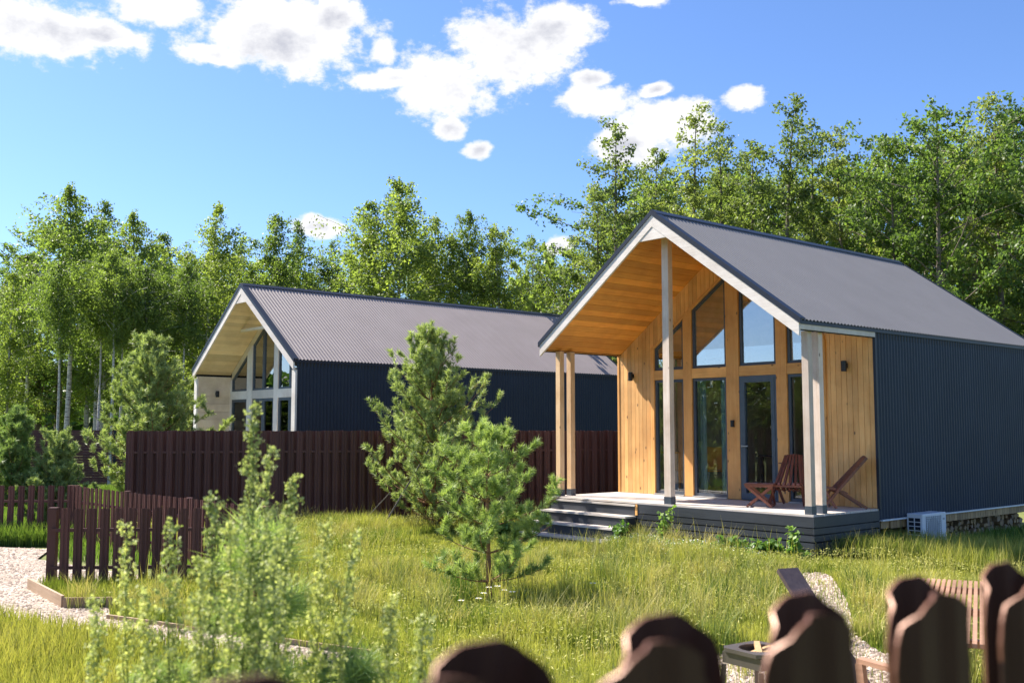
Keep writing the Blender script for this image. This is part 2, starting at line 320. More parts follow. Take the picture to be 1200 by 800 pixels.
def inset(poly, d):
    n = len(poly); a = sum(poly[i][0]*poly[(i+1) % n][1]-poly[(i+1) % n][0]*poly[i][1] for i in range(n)); sgn = 1 if a > 0 else -1
    L = []
    for i in range(n):
        p, q = poly[i], poly[(i+1) % n]; dx, dy = q[0]-p[0], q[1]-p[1]; l = math.hypot(dx, dy); nx, ny = -dy/l*sgn, dx/l*sgn
        L.append(((p[0]+nx*d, p[1]+ny*d), (dx, dy)))
    res = []
    for i in range(n):
        (p, r), (q, t) = L[i-1], L[i]; den = r[0]*t[1]-r[1]*t[0]
        u = ((q[0]-p[0])*t[1]-(q[1]-p[1])*t[0])/den; res.append((p[0]+u*r[0], p[1]+u*r[1]))
    return res
def ring(mb, poly, d, y0, y1):
    inn = inset(poly, d); n = len(poly); b = len(mb.v)
    for y in (y0, y1):
        for P in (poly, inn): mb.v += [(p[0], y, p[1]) for p in P]
    for i in range(n):
        j = (i+1) % n
        mb.f += [(b+i, b+j, b+n+j, b+n+i), (b+2*n+j, b+2*n+i, b+3*n+i, b+3*n+j), (b+i, b+2*n+i, b+2*n+j, b+j), (b+n+j, b+3*n+j, b+3*n+i, b+n+i)]
    return inn

# ------------------------------------------------------------ ground, gravel
DZ = .67
def sheet(name, poly, z, mat, kind='structure'):
    me = mesh_from(name, [(x, y, z) for x, y in poly], [tuple(range(len(poly)))], mat); o = link(name, me); o['kind'] = kind; return o
g = MB(); n = 60
gx = np.linspace(-1, 1, n+1); gx = np.sign(gx)*np.abs(gx)**2.2*600
for j in range(n+1):
    for i in range(n+1):
        x, y = gx[i], gx[j]+12; h = .03*math.sin(x*.7+1)*math.sin(y*.5) if abs(x) < 30 and abs(y) < 40 else 0
        g.v.append((x, y, -.03+h*.6))
for j in range(n):
    for i in range(n): g.f.append((j*(n+1)+i, j*(n+1)+i+1, (j+1)*(n+1)+i+1, (j+1)*(n+1)+i))
o = g.build('ground', M['ground'], smooth=True); o['kind'] = 'structure'
GRAVEL_L = [(-16.5,16.75),(-8.3,16.7),(-7.35,16.4),(-7.0,15.2),(-4.6,13.3),(-3.0,13.2),(-3.1,12.95),(-5.7,12.6),(-5.75,12.35),(-4.8,11.1),(-4.35,11.15),(-4.05,10.5),(-2.45,9.55),(-1.2,8.75),(-1.5,8.2),(-2.9,9.1),(-4.1,9.9),(-5.4,10.7),(-16.5,11.2)]
GRAVEL_R = [(3.75,13.75),(4.15,13.75),(4.1,13.2),(3.86,12.1),(3.75,11.6),(3.47,10.6),(3.2,9.7),(3.15,9.0),(3.4,8.2),(3.2,6.6),(2.4,5.6),(1.0,5.8),(.6,7.2),(1.1,8.4),(1.9,8.95),(2.75,9.6),(3.05,10.4),(3.2,11.4),(3.45,12.4),(3.55,13.1)]
sheet('gravel_path', GRAVEL_L, .012, M['gravel']); sheet('gravel_path', GRAVEL_R, .012, M['gravel'])
def inpoly(P, poly):
    x, y = P[:, 0], P[:, 1]; c = np.zeros(len(P), bool); j = len(poly)-1
    for i in range(len(poly)):
        xi, yi = poly[i]; xj, yj = poly[j]
        c ^= ((yi > y) != (yj > y)) & (x < (xj-xi)*(y-yi)/(yj-yi+1e-12)+xi); j = i
    return c
def rand_in(poly, n):
    a = np.array(poly); lo, hi = a.min(0), a.max(0); P = R.uniform(lo, hi, (int(n*2.5)+50, 2)); P = P[inpoly(P, poly)]; return P[:n]
def pebbles(poly, n, label):
    P = rand_in(poly, n); n = len(P); base = np.array([(1,0,0),(0,1,0),(-1,0,0),(0,-1,0),(0,0,.7),(.0,0,-.7)])
    T = np.array([(0,1,4),(1,2,4),(2,3,4),(3,0,4)])
    s = R.uniform(.010, .030, (n,1,1)); a = R.uniform(0, 6.28, n); V = base[None]*R.uniform(.6, 1.2, (n,6,3))*s
    ca, sa = np.cos(a)[:,None], np.sin(a)[:,None]
    V = np.stack([V[...,0]*ca-V[...,1]*sa, V[...,0]*sa+V[...,1]*ca, V[...,2]], -1); V[...,0] += P[:,0:1]; V[...,1] += P[:,1:2]; V[...,2] += .014
    F = (T[None]+6*np.arange(n)[:,None,None]).reshape(-1,3)
    o = link('gravel', np_mesh('gravel', V.reshape(-1,3), F, M['pebble'], np.repeat(R.random(n), 6))); tag(o, label, 'gravel', kind='stuff')
pebbles(GRAVEL_L, 16000, 'pale pinkish stones strewn over the path on the left by the picket fence')
pebbles(GRAVEL_R, 12000, 'pale stones of the path that runs from the dark deck corner to the seats')

# ------------------------------------------------------------ houses
HROT = -0.8625
O1 = (4.384, 14.952, 0)
APX, SL, HW, EOV, W_ = 4.88, .722, 2.775, .035, 5.55
def X(A): return -A
def Z(C): return DZ + C
def roofC(A, voff=0.): return APX-voff-SL*abs(A-HW)
def slope_prism(mb, side, d0, d1, v0, v1, B0, B1):
    """piece that follows the roof slope; side +1 = right (small A); d = horizontal distance from the ridge; v = vertical offset below roof surface"""
    P = [(d0, v0), (d1, v0), (d1, v1), (d0, v1)]
    mb.prism_y([(X(HW-side*d), Z(APX-v-SL*d)) for d, v in P], B0, B1)
def corrugated_roof(side, B0, B1, dmax):
    pitch, dep = .092, .018; nn = int((B1-B0)/pitch)*4; v = []; f = []
    for i in range(nn+1):
        b = B0+(B1-B0)*i/nn; h = dep*[0, 1, 1, 0][i % 4]
        for d in (0.0, dmax): v.append((X(HW-side*d), b, Z(APX-SL*d)+h+.004))
        for d in (dmax, 0.0): v.append((X(HW-side*d), b, Z(APX-SL*d)+h-.002))
    for i in range(nn):
        a, c = i*4, i*4+4
        f += [(a, a+1, c+1, c), (a+2, a+3, c+3, c+2), (a+1, a+2, c+2, c+1), (a+3, a, c, c+3)]
    if side < 0: f = [q[::-1] for q in f]
    m = MB(); m.add(v, f); return m
def corrugated_wall(x, B0, B1, C0, C1f, out=1, along='y'):
    pitch, dep = .092, .016; nn = int((B1-B0)/pitch)*4; v = []; f = []
    for i in range(nn+1):
        b = B0+(B1-B0)*i/nn; h = dep*[0, 1, 1, 0][i % 4]*out
        for c in (Z(C0), Z(C1f)): v.append((x+h, b, c))
        for c in (Z(C1f), Z(C0)): v.append((x+h-out*.004, b, c))
    for i in range(nn):
        a, c = i*4, i*4+4
        f += [(a, c, c+1, a+1), (a+2, c+2, c+3, a+3), (a+1, c+1, c+2, a+2), (a+3, c+3, c, a)]
    m = MB(); m.add(v, f); return m
def house_roof(H, L, soff_mat, fascia_mat, p_soff, ofr=.29, sheet_m='roof'):
    """roof with sheets, ridge cap, trims, fascia and soffit boards; p_soff: depth of the open porch"""
    B0 = -ofr; EX = HW+EOV
    rf = MB(); [slope_prism(rf, s, 0 if s > 0 else .001, EX-.02, .03, .185, B0+.05, L) for s in (1, -1)]; rf = rf.build('roof', M['dark'], H)
    for s in (1, -1):
        corrugated_roof(s, B0+.02, L+.1, EX+.03).build('roof_sheet', M[sheet_m], rf)
    m = MB()
    for s in (1, -1): slope_prism(m, s, 0.0, .10, -.045, -.028, B0-.005, L+.1)
    m.build('ridge_cap', M['trim'], rf)
    for B in ((B0-.032, B0+.018), (L+.08, L+.13)):
        for s in (1, -1):
            m = MB(); slope_prism(m, s, 0, EX+.035, -.035, .052, *B); slope_prism(m, s, 0, EX+.035, -.036, -.026, B[0]+.002, B[1]+.09 if B[0] < 0 else B[1]); m.build('rake_trim', M['trim'], rf)
    for s in (1, -1):
        m = MB(); slope_prism(m, s, 0, EX, .05, .25, B0-.018, B0+.022); m.build('fascia_board', fascia_mat, H)
        m = MB(); slope_prism(m, s, 0, EX, .05, .25, L+.04, L+.075); m.build('fascia_board', fascia_mat, H)
        # eave edge
        m = MB(); m.box(X(HW-s*EX)-s*.0, X(HW-s*(EX))+s*.012, B0+.03, L+.05, Z(roofC(HW-s*EX, .075)), Z(roofC(HW-s*EX, .02))); m.build('eave_board', M['trim'] if s < 0 else M['trim'], H)
    m = MB(); m.prism_y([(X(HW+.32), Z(APX-.47)), (X(HW-.32), Z(APX-.47)), (X(HW), Z(APX-.20))], B0-.010, B0+.03); m.build('gable_gusset', fascia_mat, H)
    # soffit boards
    nb = 23
    for s in (1, -1):
        for k in range(nb):
            d0 = (HW-.06)*k/nb; d1 = (HW-.06)*(k+1)/nb-.006
            m = MB(); slope_prism(m, s, d0, d1, .186, .205, B0+.025, p_soff); m.build('soffit_board', soff_mat, H)
    return rf
def wall_lamp(H, A, C, B):
    m = MB(); m.box(X(A)-.03, X(A)+.03, B-.03, B, Z(C)-.03, Z(C)+.05); o = m.build('wall_lamp', M['black'], H)
    m = MB(); m.lathe([(0,-.085),(.042,-.085),(.045,-.08),(.045,.08),(.042,.085),(0,.085)], 14, (X(A), B-.075, Z(C))); m.build('lamp_shade', M['black'], o, smooth=False)
    return o
def window(H, poly, B, fm, fw=.045, name='window', gm='glass'):
    """poly in (A,C)"""
    P = [(X(a), Z(c)) for a, c in poly]; m = MB(); inn = ring(m, P, fw, B, B+.06); fr = m.build(name, fm, H)
    g = MB(); g.prism_y(inset(P, fw-.006), B+.028, B+.034); g.build('pane', M[gm], fr)
    return fr

def build_house1():
    H = thing('timber_house', 'timber-clad cabin with open gable porch, glazed front and navy corrugated side wall, on the right', 'house', O1, HROT)
    p, L = 1.80, 7.70
    house_roof(H, L, M['pine_soffit'], M['white_wood'], p)
    # walls (core)
    c = MB()
    c.box(X(.03), X(.13), p+.05, L, Z(-.16), Z(2.72)); c.box(X(W_-.13), X(W_-.03), p+.05, L, Z(-.16), Z(2.72))
    c.box(X(.13), X(1.0), L-.1, L, Z(-.16), Z(2.4)); c.box(X(4.4), X(W_-.13), L-.1, L, Z(-.16), Z(2.4)); c.box(X(1.0), X(4.4), L-.1, L, Z(-.16), Z(.4))
    c.prism_y([(X(.131), Z(2.4)), (X(W_-.131), Z(2.4)), (X(W_-.131), Z(roofC(W_-.131, .2))), (X(HW), Z(APX-.2)), (X(.131), Z(roofC(.131, .2)))], L-.1, L)
    c.build('wall', M['interior'], H)
    for a0, a1 in ((1.004, 2.696), (2.704, 4.396)): window(H, [(a0, .404), (a1, .404), (a1, 2.396), (a0, 2.396)], L-.08, M['frame_grey'], .06)  # unseen rear windows, added to let sky light into the room
    f = MB(); f.box(X(.05), X(W_-.05), p+.06, L-.05, Z(-.15), Z(-.002)); f.build('floor', M['intfloor'], H)
    for s_ in (1, -1): f = MB(); slope_prism(f, s_, 0, HW-.12, .188, .20, p+.08, L-.1); f.build('ceiling', M['pine_soffit_b'], H)
    # front backing around openings (thin dark panel parts behind boards)
    b = MB(); b.box(X(.02), X(.90), p+.03, p+.08, Z(0), Z(2.7)); b.box(X(4.64), X(W_-.02), p+.03, p+.08, Z(0), Z(2.7))
    def topA(A): return 4.10-SL*abs(A-HW)      # top of the glazing
    b.prism_y([(X(.90), Z(topA(.9)+.01)), (X(HW), Z(topA(HW)+.01)), (X(4.64), Z(topA(4.64)+.01)), (X(5.5), Z(topA(4.64))), (X(5.5), Z(roofC(5.5, .21))), (X(HW), Z(APX-.21)), (X(.05), Z(roofC(.05, .21))), (X(.05), Z(topA(.9)))], p+.03, p+.075)
    b.build('front_wall', M['interior'], H)
    # cladding boards of the front
    bw = .0985
    n = int(W_/bw); 
    for k in range(n+1):
        a0, a1 = k*bw+.002, min((k+1)*bw-.004, W_-.002)
        if a1-a0 < .02: continue
        mid = (a0+a1)/2
        if mid < .90 or mid > 4.65: lo0 = lo1 = .005
        else: lo0, lo1 = topA(a0)+.06, topA(a1)+.06
        t0, t1 = roofC(a0, .206), roofC(a1, .206)
        m = MB()
        if a0 < HW < a1:
            m.prism_y([(X(a0), Z(lo0)), (X(HW), Z(topA(HW)+.06)), (X(a1), Z(lo1)), (X(a1), Z(t1)), (X(HW), Z(APX-.206)), (X(a0), Z(t0))], p, p+.024)
        else: m.prism_y([(X(a0), Z(lo0)), (X(a1), Z(lo1)), (X(a1), Z(t1)), (X(a0), Z(t0))], p, p+.024)
        m.build('cladding_board', M['pine_warm'], H)
    # studs, rails
    for a0, a1 in ((4.60, 4.67), (3.67, 3.87), (2.60, 2.88), (1.61, 1.82), (.86, .93)):
        m = MB(); pts = [(X(a0), Z(.01)), (X(a1), Z(.01)), (X(a1), Z(topA(a1)+.002))]
        if a0 < HW < a1: pts.append((X(HW), Z(topA(HW)+.002)))
        pts.append((X(a0), Z(topA(a0)+.002))); m.prism_y(pts, p-.035, p+.05); m.build('stud', M['pine_frame'], H)
    for a0, a1 in ((3.872, 4.598), (2.882, 3.668), (1.822, 2.598), (.932, 1.608)):
        m = MB(); m.box(X(a0), X(a1), p-.030, p+.05, Z(2.18), Z(2.36)); m.build('rail', M['pine_rail'], H)
    for s in (1, -1):
        m = MB(); a = 1.86
        m.prism_y([(X(HW), Z(topA(HW)+.004)), (X(HW-s*(a+.04)), Z(topA(HW-s*(a+.04))+.004)), (X(HW-s*(a+.04)), Z(topA(HW-s*(a+.04))+.066)), (X(HW), Z(topA(HW)+.066))], p-.03, p+.05); m.build('lintel', M['pine_frame'], H)
    # windows
    e = .004
    for a0, a1, kind in ((3.87, 4.60, 'w'), (2.88, 3.67, 'w'), (1.82, 2.60, 'd'), (.93, 1.61, 'w')):
        a0 += e; a1 -= e
        up = [(a0, 2.364), (a1, 2.364), (a1, topA(a1)-e), (a0, topA(a0)-e)]
        window(H, up, p+.0, M['frame_grey'], .05, gm='glass_boosted')
        if kind == 'w':
            window(H, [(a0, .03), (a1, .03), (a1, 2.176), (a0, 2.176)], p+.0, M['frame_grey'], .05)
            m = MB(); m.box(X(a0), X(a1), p-.06, p+.0, Z(.008), Z(.028)); m.build('sill', M['metal'], H)
        else:
            d = window(H, [(a0, .015), (a1, .015), (a1, 2.176), (a0, 2.176)], p-.03, M['frame_blue'], .115, 'door')
            m = MB(); m.box(X(a1-.055)-.012, X(a1-.055)+.012, p-.075, p-.03, Z(.93), Z(.96)); m.box(X(a1-.055)-.012, X(a1-.055)+.13, p-.075, p-.058, Z(.935), Z(.955)); m.box(X(a1-.055)-.017, X(a1-.055)+.017, p-.034, p-.03, Z(.86), Z(1.04)); m.build('handle', M['metal'], d)
            m = MB(); P = [(X(a), Z(c)) for a, c in [(a0+.04, .05), (a1-.04, .05), (a1-.04, 2.14), (a0+.04, 2.14)]]; ring(m, P, .07, p-.038, p-.03); m.build('door_leaf', M['frame_blue'], d)
    wall_lamp(H, 5.17, 2.27, p-.002); wall_lamp(H, .49, 2.26, p-.002)
    m = MB(); m.box(X(2.77), X(2.71), p-.075, p-.037, Z(1.28), Z(1.40)); m.box(X(2.755), X(2.725), p-.085, p-.075, Z(1.31), Z(1.345)); m.build('light_switch', M['black'], H)
    # side cladding
    m = corrugated_wall(X(0)+.012, p+.0, L+.03, -.165, 2.79); m.build('siding', M['siding'], H)
    corrugated_wall(X(W_)-.012, p+.0, L+.03, -.165, 2.79, -1).build('siding', M['siding'], H)
    for x0, x1 in ((X(0)-.012, X(0)+.034), (X(W_)-.034, X(W_)+.012)):
        m = MB(); m.box(x0, x1, p-.012, p+.035, Z(-.0), Z(2.70)); m.build('corner_trim', M['pine_frame'] if x0 < -1 else M['trim'], H)
    m = MB(); m.box(X(0)-.01, X(0)+.05, p+.03, L+.05, Z(-.195), Z(-.172)); m.build('drip_flashing', M['white_plastic'], H)
    # floor frame under the side
    k = 0; b = p+.35
    m = MB(); m.box(X(.03)-.02, X(.03)+.005, p+.10, L, Z(-.32), Z(-.198)); m.build('floor_beam', M['timber'], H)
    while b < L-.1:
        m = MB(); m.box(X(.02), X(.02)+.022, b, b+.088, Z(-.325), Z(-.199)); m.build('floor_edge_block', M['timber'], H); b += .097
    # beams of the porch
    for s in (1, -1):
        A = -.034 if s > 0 else W_-.03
        m = MB(); m.box(X(A), X(A+.064), -.262, p-.001, Z(2.70), Z(2.798)); m.build('eave_beam', M['white_wood'] if s > 0 else M['pine_soffit'], H)
    m = MB(); m.box(X(2.72), X(2.86), .0, p-.04, Z(4.50), Z(4.62)); m.build('ridge_beam', M['pine_soffit'], H)
    for (a0, b0, w2, top) in ((.045, .03, .11, 2.698), (.045, .31, .11, 2.698), (5.395, .03, .11, 2.698), (5.395, .31, .11, 2.698), (2.72, .03, .14, 4.498)):
        m = MB(); m.box(X(a0), X(a0+w2), b0, b0+.11, Z(.12), Z(top)); ps = m.build('porch_post', M['pine_post_warm' if a0 > 5 else 'pine_pale_v'], H)
        m = MB(); m.box(X(a0)+.006, X(a0+w2)-.006, b0-.006, b0+.116, Z(.0), Z(.122)); m.build('post_shoe', M['frame_grey'], ps)
    # piers
    for b in (2.2, 4.4, 6.8):
        for A in (.45, 2.7, 5.1):
            m = MB(); m.tube([(X(A), b, -.05), (X(A), b, Z(-.3))], .085, 10); m.build('pier', M['black'], H)
    m = MB(); m.box(X(.2), X(W_-.2), p+.3, L-.1, Z(-.33), Z(-.17)); m.build('underfloor', M['dark'], H)
    # interior bits
    for a, a2 in ((3.84, 3.56), (3.20, 3.04)):
        m = MB(); nf = 20; v = []
        for i in range(nf+1):
            u = i/nf; aa = a+(a2-a)*u; y = p+.22+.035*math.sin(u*26)
            v += [(X(aa), y, Z(.03)), (X(aa), y, Z(3.2))]
        m.add(v, [(2*i, 2*i+2, 2*i+3, 2*i+1) for i in range(nf)]); m.build('curtain', M['curtain'], H)
    return H
H1 = build_house1()

def loc2w(A, B, z=0.0, O=O1):
    v = np.array(O[:2]) + HX*(-A) + HY*B; return (float(v[0]), float(v[1]), z)

# furniture seen through the glass
def chair_int(A, B, rz, label):
    t = thing('dining_chair', label, 'chair', loc2w(A, B, DZ), HROT+rz)
    m = MB(); m.add([(-.22,-.2,.46),(.22,-.2,.46),(.2,.2,.44),(-.2,.2,.44),(-.22,-.2,.43),(.22,-.2,.43),(.2,.2,.41),(-.2,.2,.41)], [(0,1,2,3),(7,6,5,4),(0,4,5,1),(1,5,6,2),(2,6,7,3),(3,7,4,0)]); m.build('seat', M['orange'], t)
    m = MB(); m.add([(-.21,-.21,.47),(.21,-.21,.47),(.17,-.29,.90),(-.17,-.29,.90),(-.21,-.235,.47),(.21,-.235,.47),(.17,-.315,.90),(-.17,-.315,.90)], [(0,1,2,3),(7,6,5,4),(0,4,5,1),(1,5,6,2),(2,6,7,3),(3,7,4,0)]); m.build('backrest', M['orange'], t)
    for sx in (-1, 1):
        for sy in (-1, 1): m = MB(); m.tube([(sx*.15, sy*.14, .42), (sx*.22, sy*.21, 0)], [.016, .011], 8); m.build('leg', M['white_plastic'], t)
chair_int(3.95, 2.8, 0.5, 'orange shell dining chair on white legs seen through the curtained window')
chair_int(2.25, 3.6, 2.6, 'dim dining chair standing behind the glass of the entrance door')
t = thing('dining_table', 'dark dining table inside the cabin behind the glazed door', 'table', loc2w(2.6, 3.5, DZ), HROT)
m = MB(); m.box(-.6, .6, -.38, .38, .72, .75); m.build('tabletop', M['plank_dark'], t)
for sx in (-1, 1):
    for sy in (-1, 1): m = MB(); m.bar((sx*.55, sy*.33, 0), (sx*.55, sy*.33, .72), .05, .05); m.build('leg', M['black'], t)
t = thing('low_cabinet', 'low white cabinet with wood rim behind the narrow left window', 'cabinet', loc2w(4.80, 2.5, DZ), HROT)
m = MB(); m.box(-.35, .35, -.2, .2, .0, .42); m.build('carcass', M['white_plastic'], t)
m = MB(); ring(m, [(-.40, .0), (.40, .0), (.40, .80), (-.40, .80)], .03, -.25, -.21); m.build('rim', M['pine_frame'], t)
m = MB(); m.box(-.36, .36, -.2, .2, .43, .76); m.build('drawer', M['interior'], t)

# deck
def build_deck():
    D = thing('porch_deck', 'pale grey porch floor with dark slate-painted skirting boards in front of the right cabin', 'deck', O1, HROT)
    p = 1.80; b = -.0; k = 0
    while b < p-.03:
        b1 = min(b+.14, p+.03); m = MB(); m.box(X(-.0)-.002, X(5.62), b+.002, b1-.003, Z(-.03), Z(-.001)); m.build('deck_board', M['deck'], D); b += .143
    zs = [(-.183, -.032), (-.282, -.198), (-.387, -.301), (-.500, -.407), (-.62, -.522)]
    for z0, z1 in zs:
        m = MB(); m.box(X(0)-.0, X(3.45), -.022, .003, Z(z0), Z(z1)); m.build('skirting_board', M['deck_dark'], D)
        m = MB(); m.box(X(0)-.001, X(0)+.021, -.022, p-.01, Z(z0), Z(z1)); m.build('skirting_board', M['deck_dark'], D)
        m = MB(); m.box(X(5.62)-.02, X(5.62), -.022, p, Z(z0), Z(z1)); m.build('skirting_board', M['deck_dark'], D)
    m = MB(); m.box(X(.06), X(5.56), .05, p-.05, Z(-.62), Z(-.04)); m.build('deck_frame', M['black'], D)
    m = MB(); m.box(X(3.47), X(3.42), -.03, .015, Z(-.22), Z(-.04)); m.build('corner_block', M['pine_frame'], D)
    S = thing('deck_steps', 'dark wooden porch steps with pale treads at the left end of the deck', 'steps', O1, HROT)
    for i in range(4):
        c = -.045-.187*i; b0, b1 = (-.0-.27*i), (-.27*(i-1)-.0)
        if i == 0: b0, b1 = -.03, .0
        m = MB(); m.box(X(3.46), X(5.60), b0-.02, b1+.0 if i else -.001, Z(c-.03), Z(c)); m.build('tread', M['deck'], S)
        m = MB(); m.box(X(3.48), X(5.58), b0, b0+.02, Z(c-.185 if i < 3 else -.67), Z(c-.032)); m.build('riser', M['deck_dark'], S)
        if i: m = MB(); m.box(X(3.46), X(3.48), b0, .0, Z(c-.185 if i < 3 else -.66), Z(c-.032)); m.build('stringer', M['deck_dark'], S)
build_deck()

# air conditioner
def build_ac():
    t = thing('air_conditioner', 'pale blue-white air conditioner outdoor unit hung below the navy side wall', 'air conditioner', loc2w(-.17, 2.98, .04), HROT)
    m = MB(); m.box(-.135, .135, -.39, .39, .0, .52); o = m.build('casing', M['white_plastic'], t)
    mod = o.modifiers.new('bevel', 'BEVEL'); mod.width = .012; mod.segments = 2
    m = MB()
    for i in range(15): m.box(.137, .143, -.28, .20, .055+i*.029, .066+i*.029)
    for i in range(9): m.box(.136, .144, -.28+i*.06, -.274+i*.06, .05, .48)
    m.build('fan_grille', M['grille'], t)
    m = MB(); m.lathe([(.19, -.0), (.19, .004), (.0, .004)], 24); f = m.build('fan', M['grille'], t, loc=(.1355, -.04, .265), rot=(0, rad(90), 0))
    m = MB()
    for i in range(7): m.box(-.115, .115, -.3965, -.391, .045+i*.068, .058+i*.068)
    for i in range(3): m.box(-.115+i*.107, -.1+i*.107, -.397, -.391, .045, .465)
    m.build('coil_guard', M['white_plastic'], t)
    m = MB(); m.box(-.105, .105, -.3908, -.3902, .05, .46); m.build('coil', M['trim'], t)
    m = MB(); m.box(.1352, .1362, .27, .34, .40, .43); m.build('badge', M['grille'], t)
    for y in (-.25, .25): m = MB(); m.box(-.3, .14, y-.02, y+.02, -.03, -.002); m.build('bracket', M['black'], t)
build_ac()
# cable stub and firewood
t = thing('firewood_stack', 'rough firewood logs stacked under the raised floor of the right cabin', 'firewood', loc2w(.0, 4.2), HROT)
lm = []
for q in range(5):
    m = MB(); r = [.05, .065, .045, .075, .058][q]; n = [7, 3, 8, 4, 6][q]
    a = [(r*math.cos(2*math.pi*i/n+.3)*random.uniform(.8, 1.1), r*math.sin(2*math.pi*i/n+.3)*random.uniform(.8, 1.1)) for i in range(n)]
    v = [(.0, y, z) for y, z in a]+[(-.36, y, z) for y, z in a]; m.add(v, [tuple(range(n)), tuple(range(2*n-1, n-1, -1))]+[(i, i+n, (i+1) % n+n, (i+1) % n) for i in range(n)])
    lm.append(m.mesh('log', M['timber'] if q % 2 == 0 else M['edging']))
for y in np.arange(-1.25, 3.3, .105):
    for k in range(3 if y < 0.2 else 4):
        link('log', random.choice(lm), t, (-.30+random.uniform(-.06, .06), y+random.uniform(-.02, .02), .05+k*.093), (random.uniform(0, 6.28), 0, random.uniform(-.12, .12)))

# porch furniture: interlocking slat chairs
def slat_chair(A, B, rz, label, wdt=.46):
    t = thing('slatted_chair', label, 'chair', loc2w(A, B, DZ), HROT+rz, 'folding slatted chairs on the porch')
    n = 7                                    # local +y is where the chair looks
    for i in range(n):
        u = i/(n-1)-.5; top = u*wdt*.55; bot = u*wdt*1.25
        m = MB(); m.bar((top, -.42, .80), (bot, .30, .02), .040, .040) if i in (0, n-1) else m.bar((top, -.42, .80+.02*math.cos(u*3)), (bot, .06, .26), .038, .036); m.build('back_slat', M['chair_wood'], t)
    for i in range(n-1):
        u = (i+.5)/(n-1)-.5
        m = MB(); m.bar((u*wdt, .33, .37), (u*wdt*.95, .02, .30), .036, .038); m.bar((u*wdt*.95, .03, .305), (u*wdt*.9, -.40, .02), .034, .036) if i in (0, n-2) else m.bar((u*wdt*.95, .03, .305), (u*wdt*.93, -.12, .24), .034, .036); m.build('seat_slat', M['chair_wood'], t)
    for i in (-1, 1):
        m = MB(); m.bar((i*wdt*.52, .30, .38), (i*wdt*.50, .08, .02), .03, .035); m.build('front_leg', M['chair_wood'], t)
    m = MB(); m.bar((-wdt*.52, .31, .335), (wdt*.52, .31, .335), .03, .03); m.bar((-wdt*.5, -.30, .68), (wdt*.5, -.30, .68), .02, .02); m.bar((-wdt*.46, .0, .26), (wdt*.46, .0, .26), .02, .02); m.build('cross_rod', M['chair_wood'], t)
slat_chair(1.22, 1.22, rad(204), 'red-brown slatted folding chair in front of the glazed door, behind the low table')
slat_chair(.42, 1.34, rad(134), 'red-brown slatted folding chair seen side-on against the right wooden wall panel')
def low_table(A, B, rz):
    t = thing('folding_table', 'low red-brown folding slat table with crossed legs beside the front door chair', 'table', loc2w(A, B, DZ), HROT+rz)
    for i in range(7):
        y = -.18+.06*i; m = MB(); m.box(-.23, .23, y-.024, y+.024, .36, .378); m.build('table_slat', M['chair_wood'], t)
    for y in (-.17, .17):
        for s in (-1, 1): m = MB(); m.bar((s*.2, y+s*.015, .34), (-s*.2, y+s*.015, .01), .02, .04); m.build('leg', M['chair_wood'], t)
    for y in (-.19, .19): m = MB(); m.box(-.22, .22, y-.012, y+.012, .325, .358); m.build('apron', M['chair_wood'], t)
    for s in (-1, 1): m = MB(); m.bar((s*.17, -.2, .035), (s*.17, .2, .035), .03, .03); m.build('foot_rail', M['chair_wood'], t)
low_table(1.42, .70, rad(28))

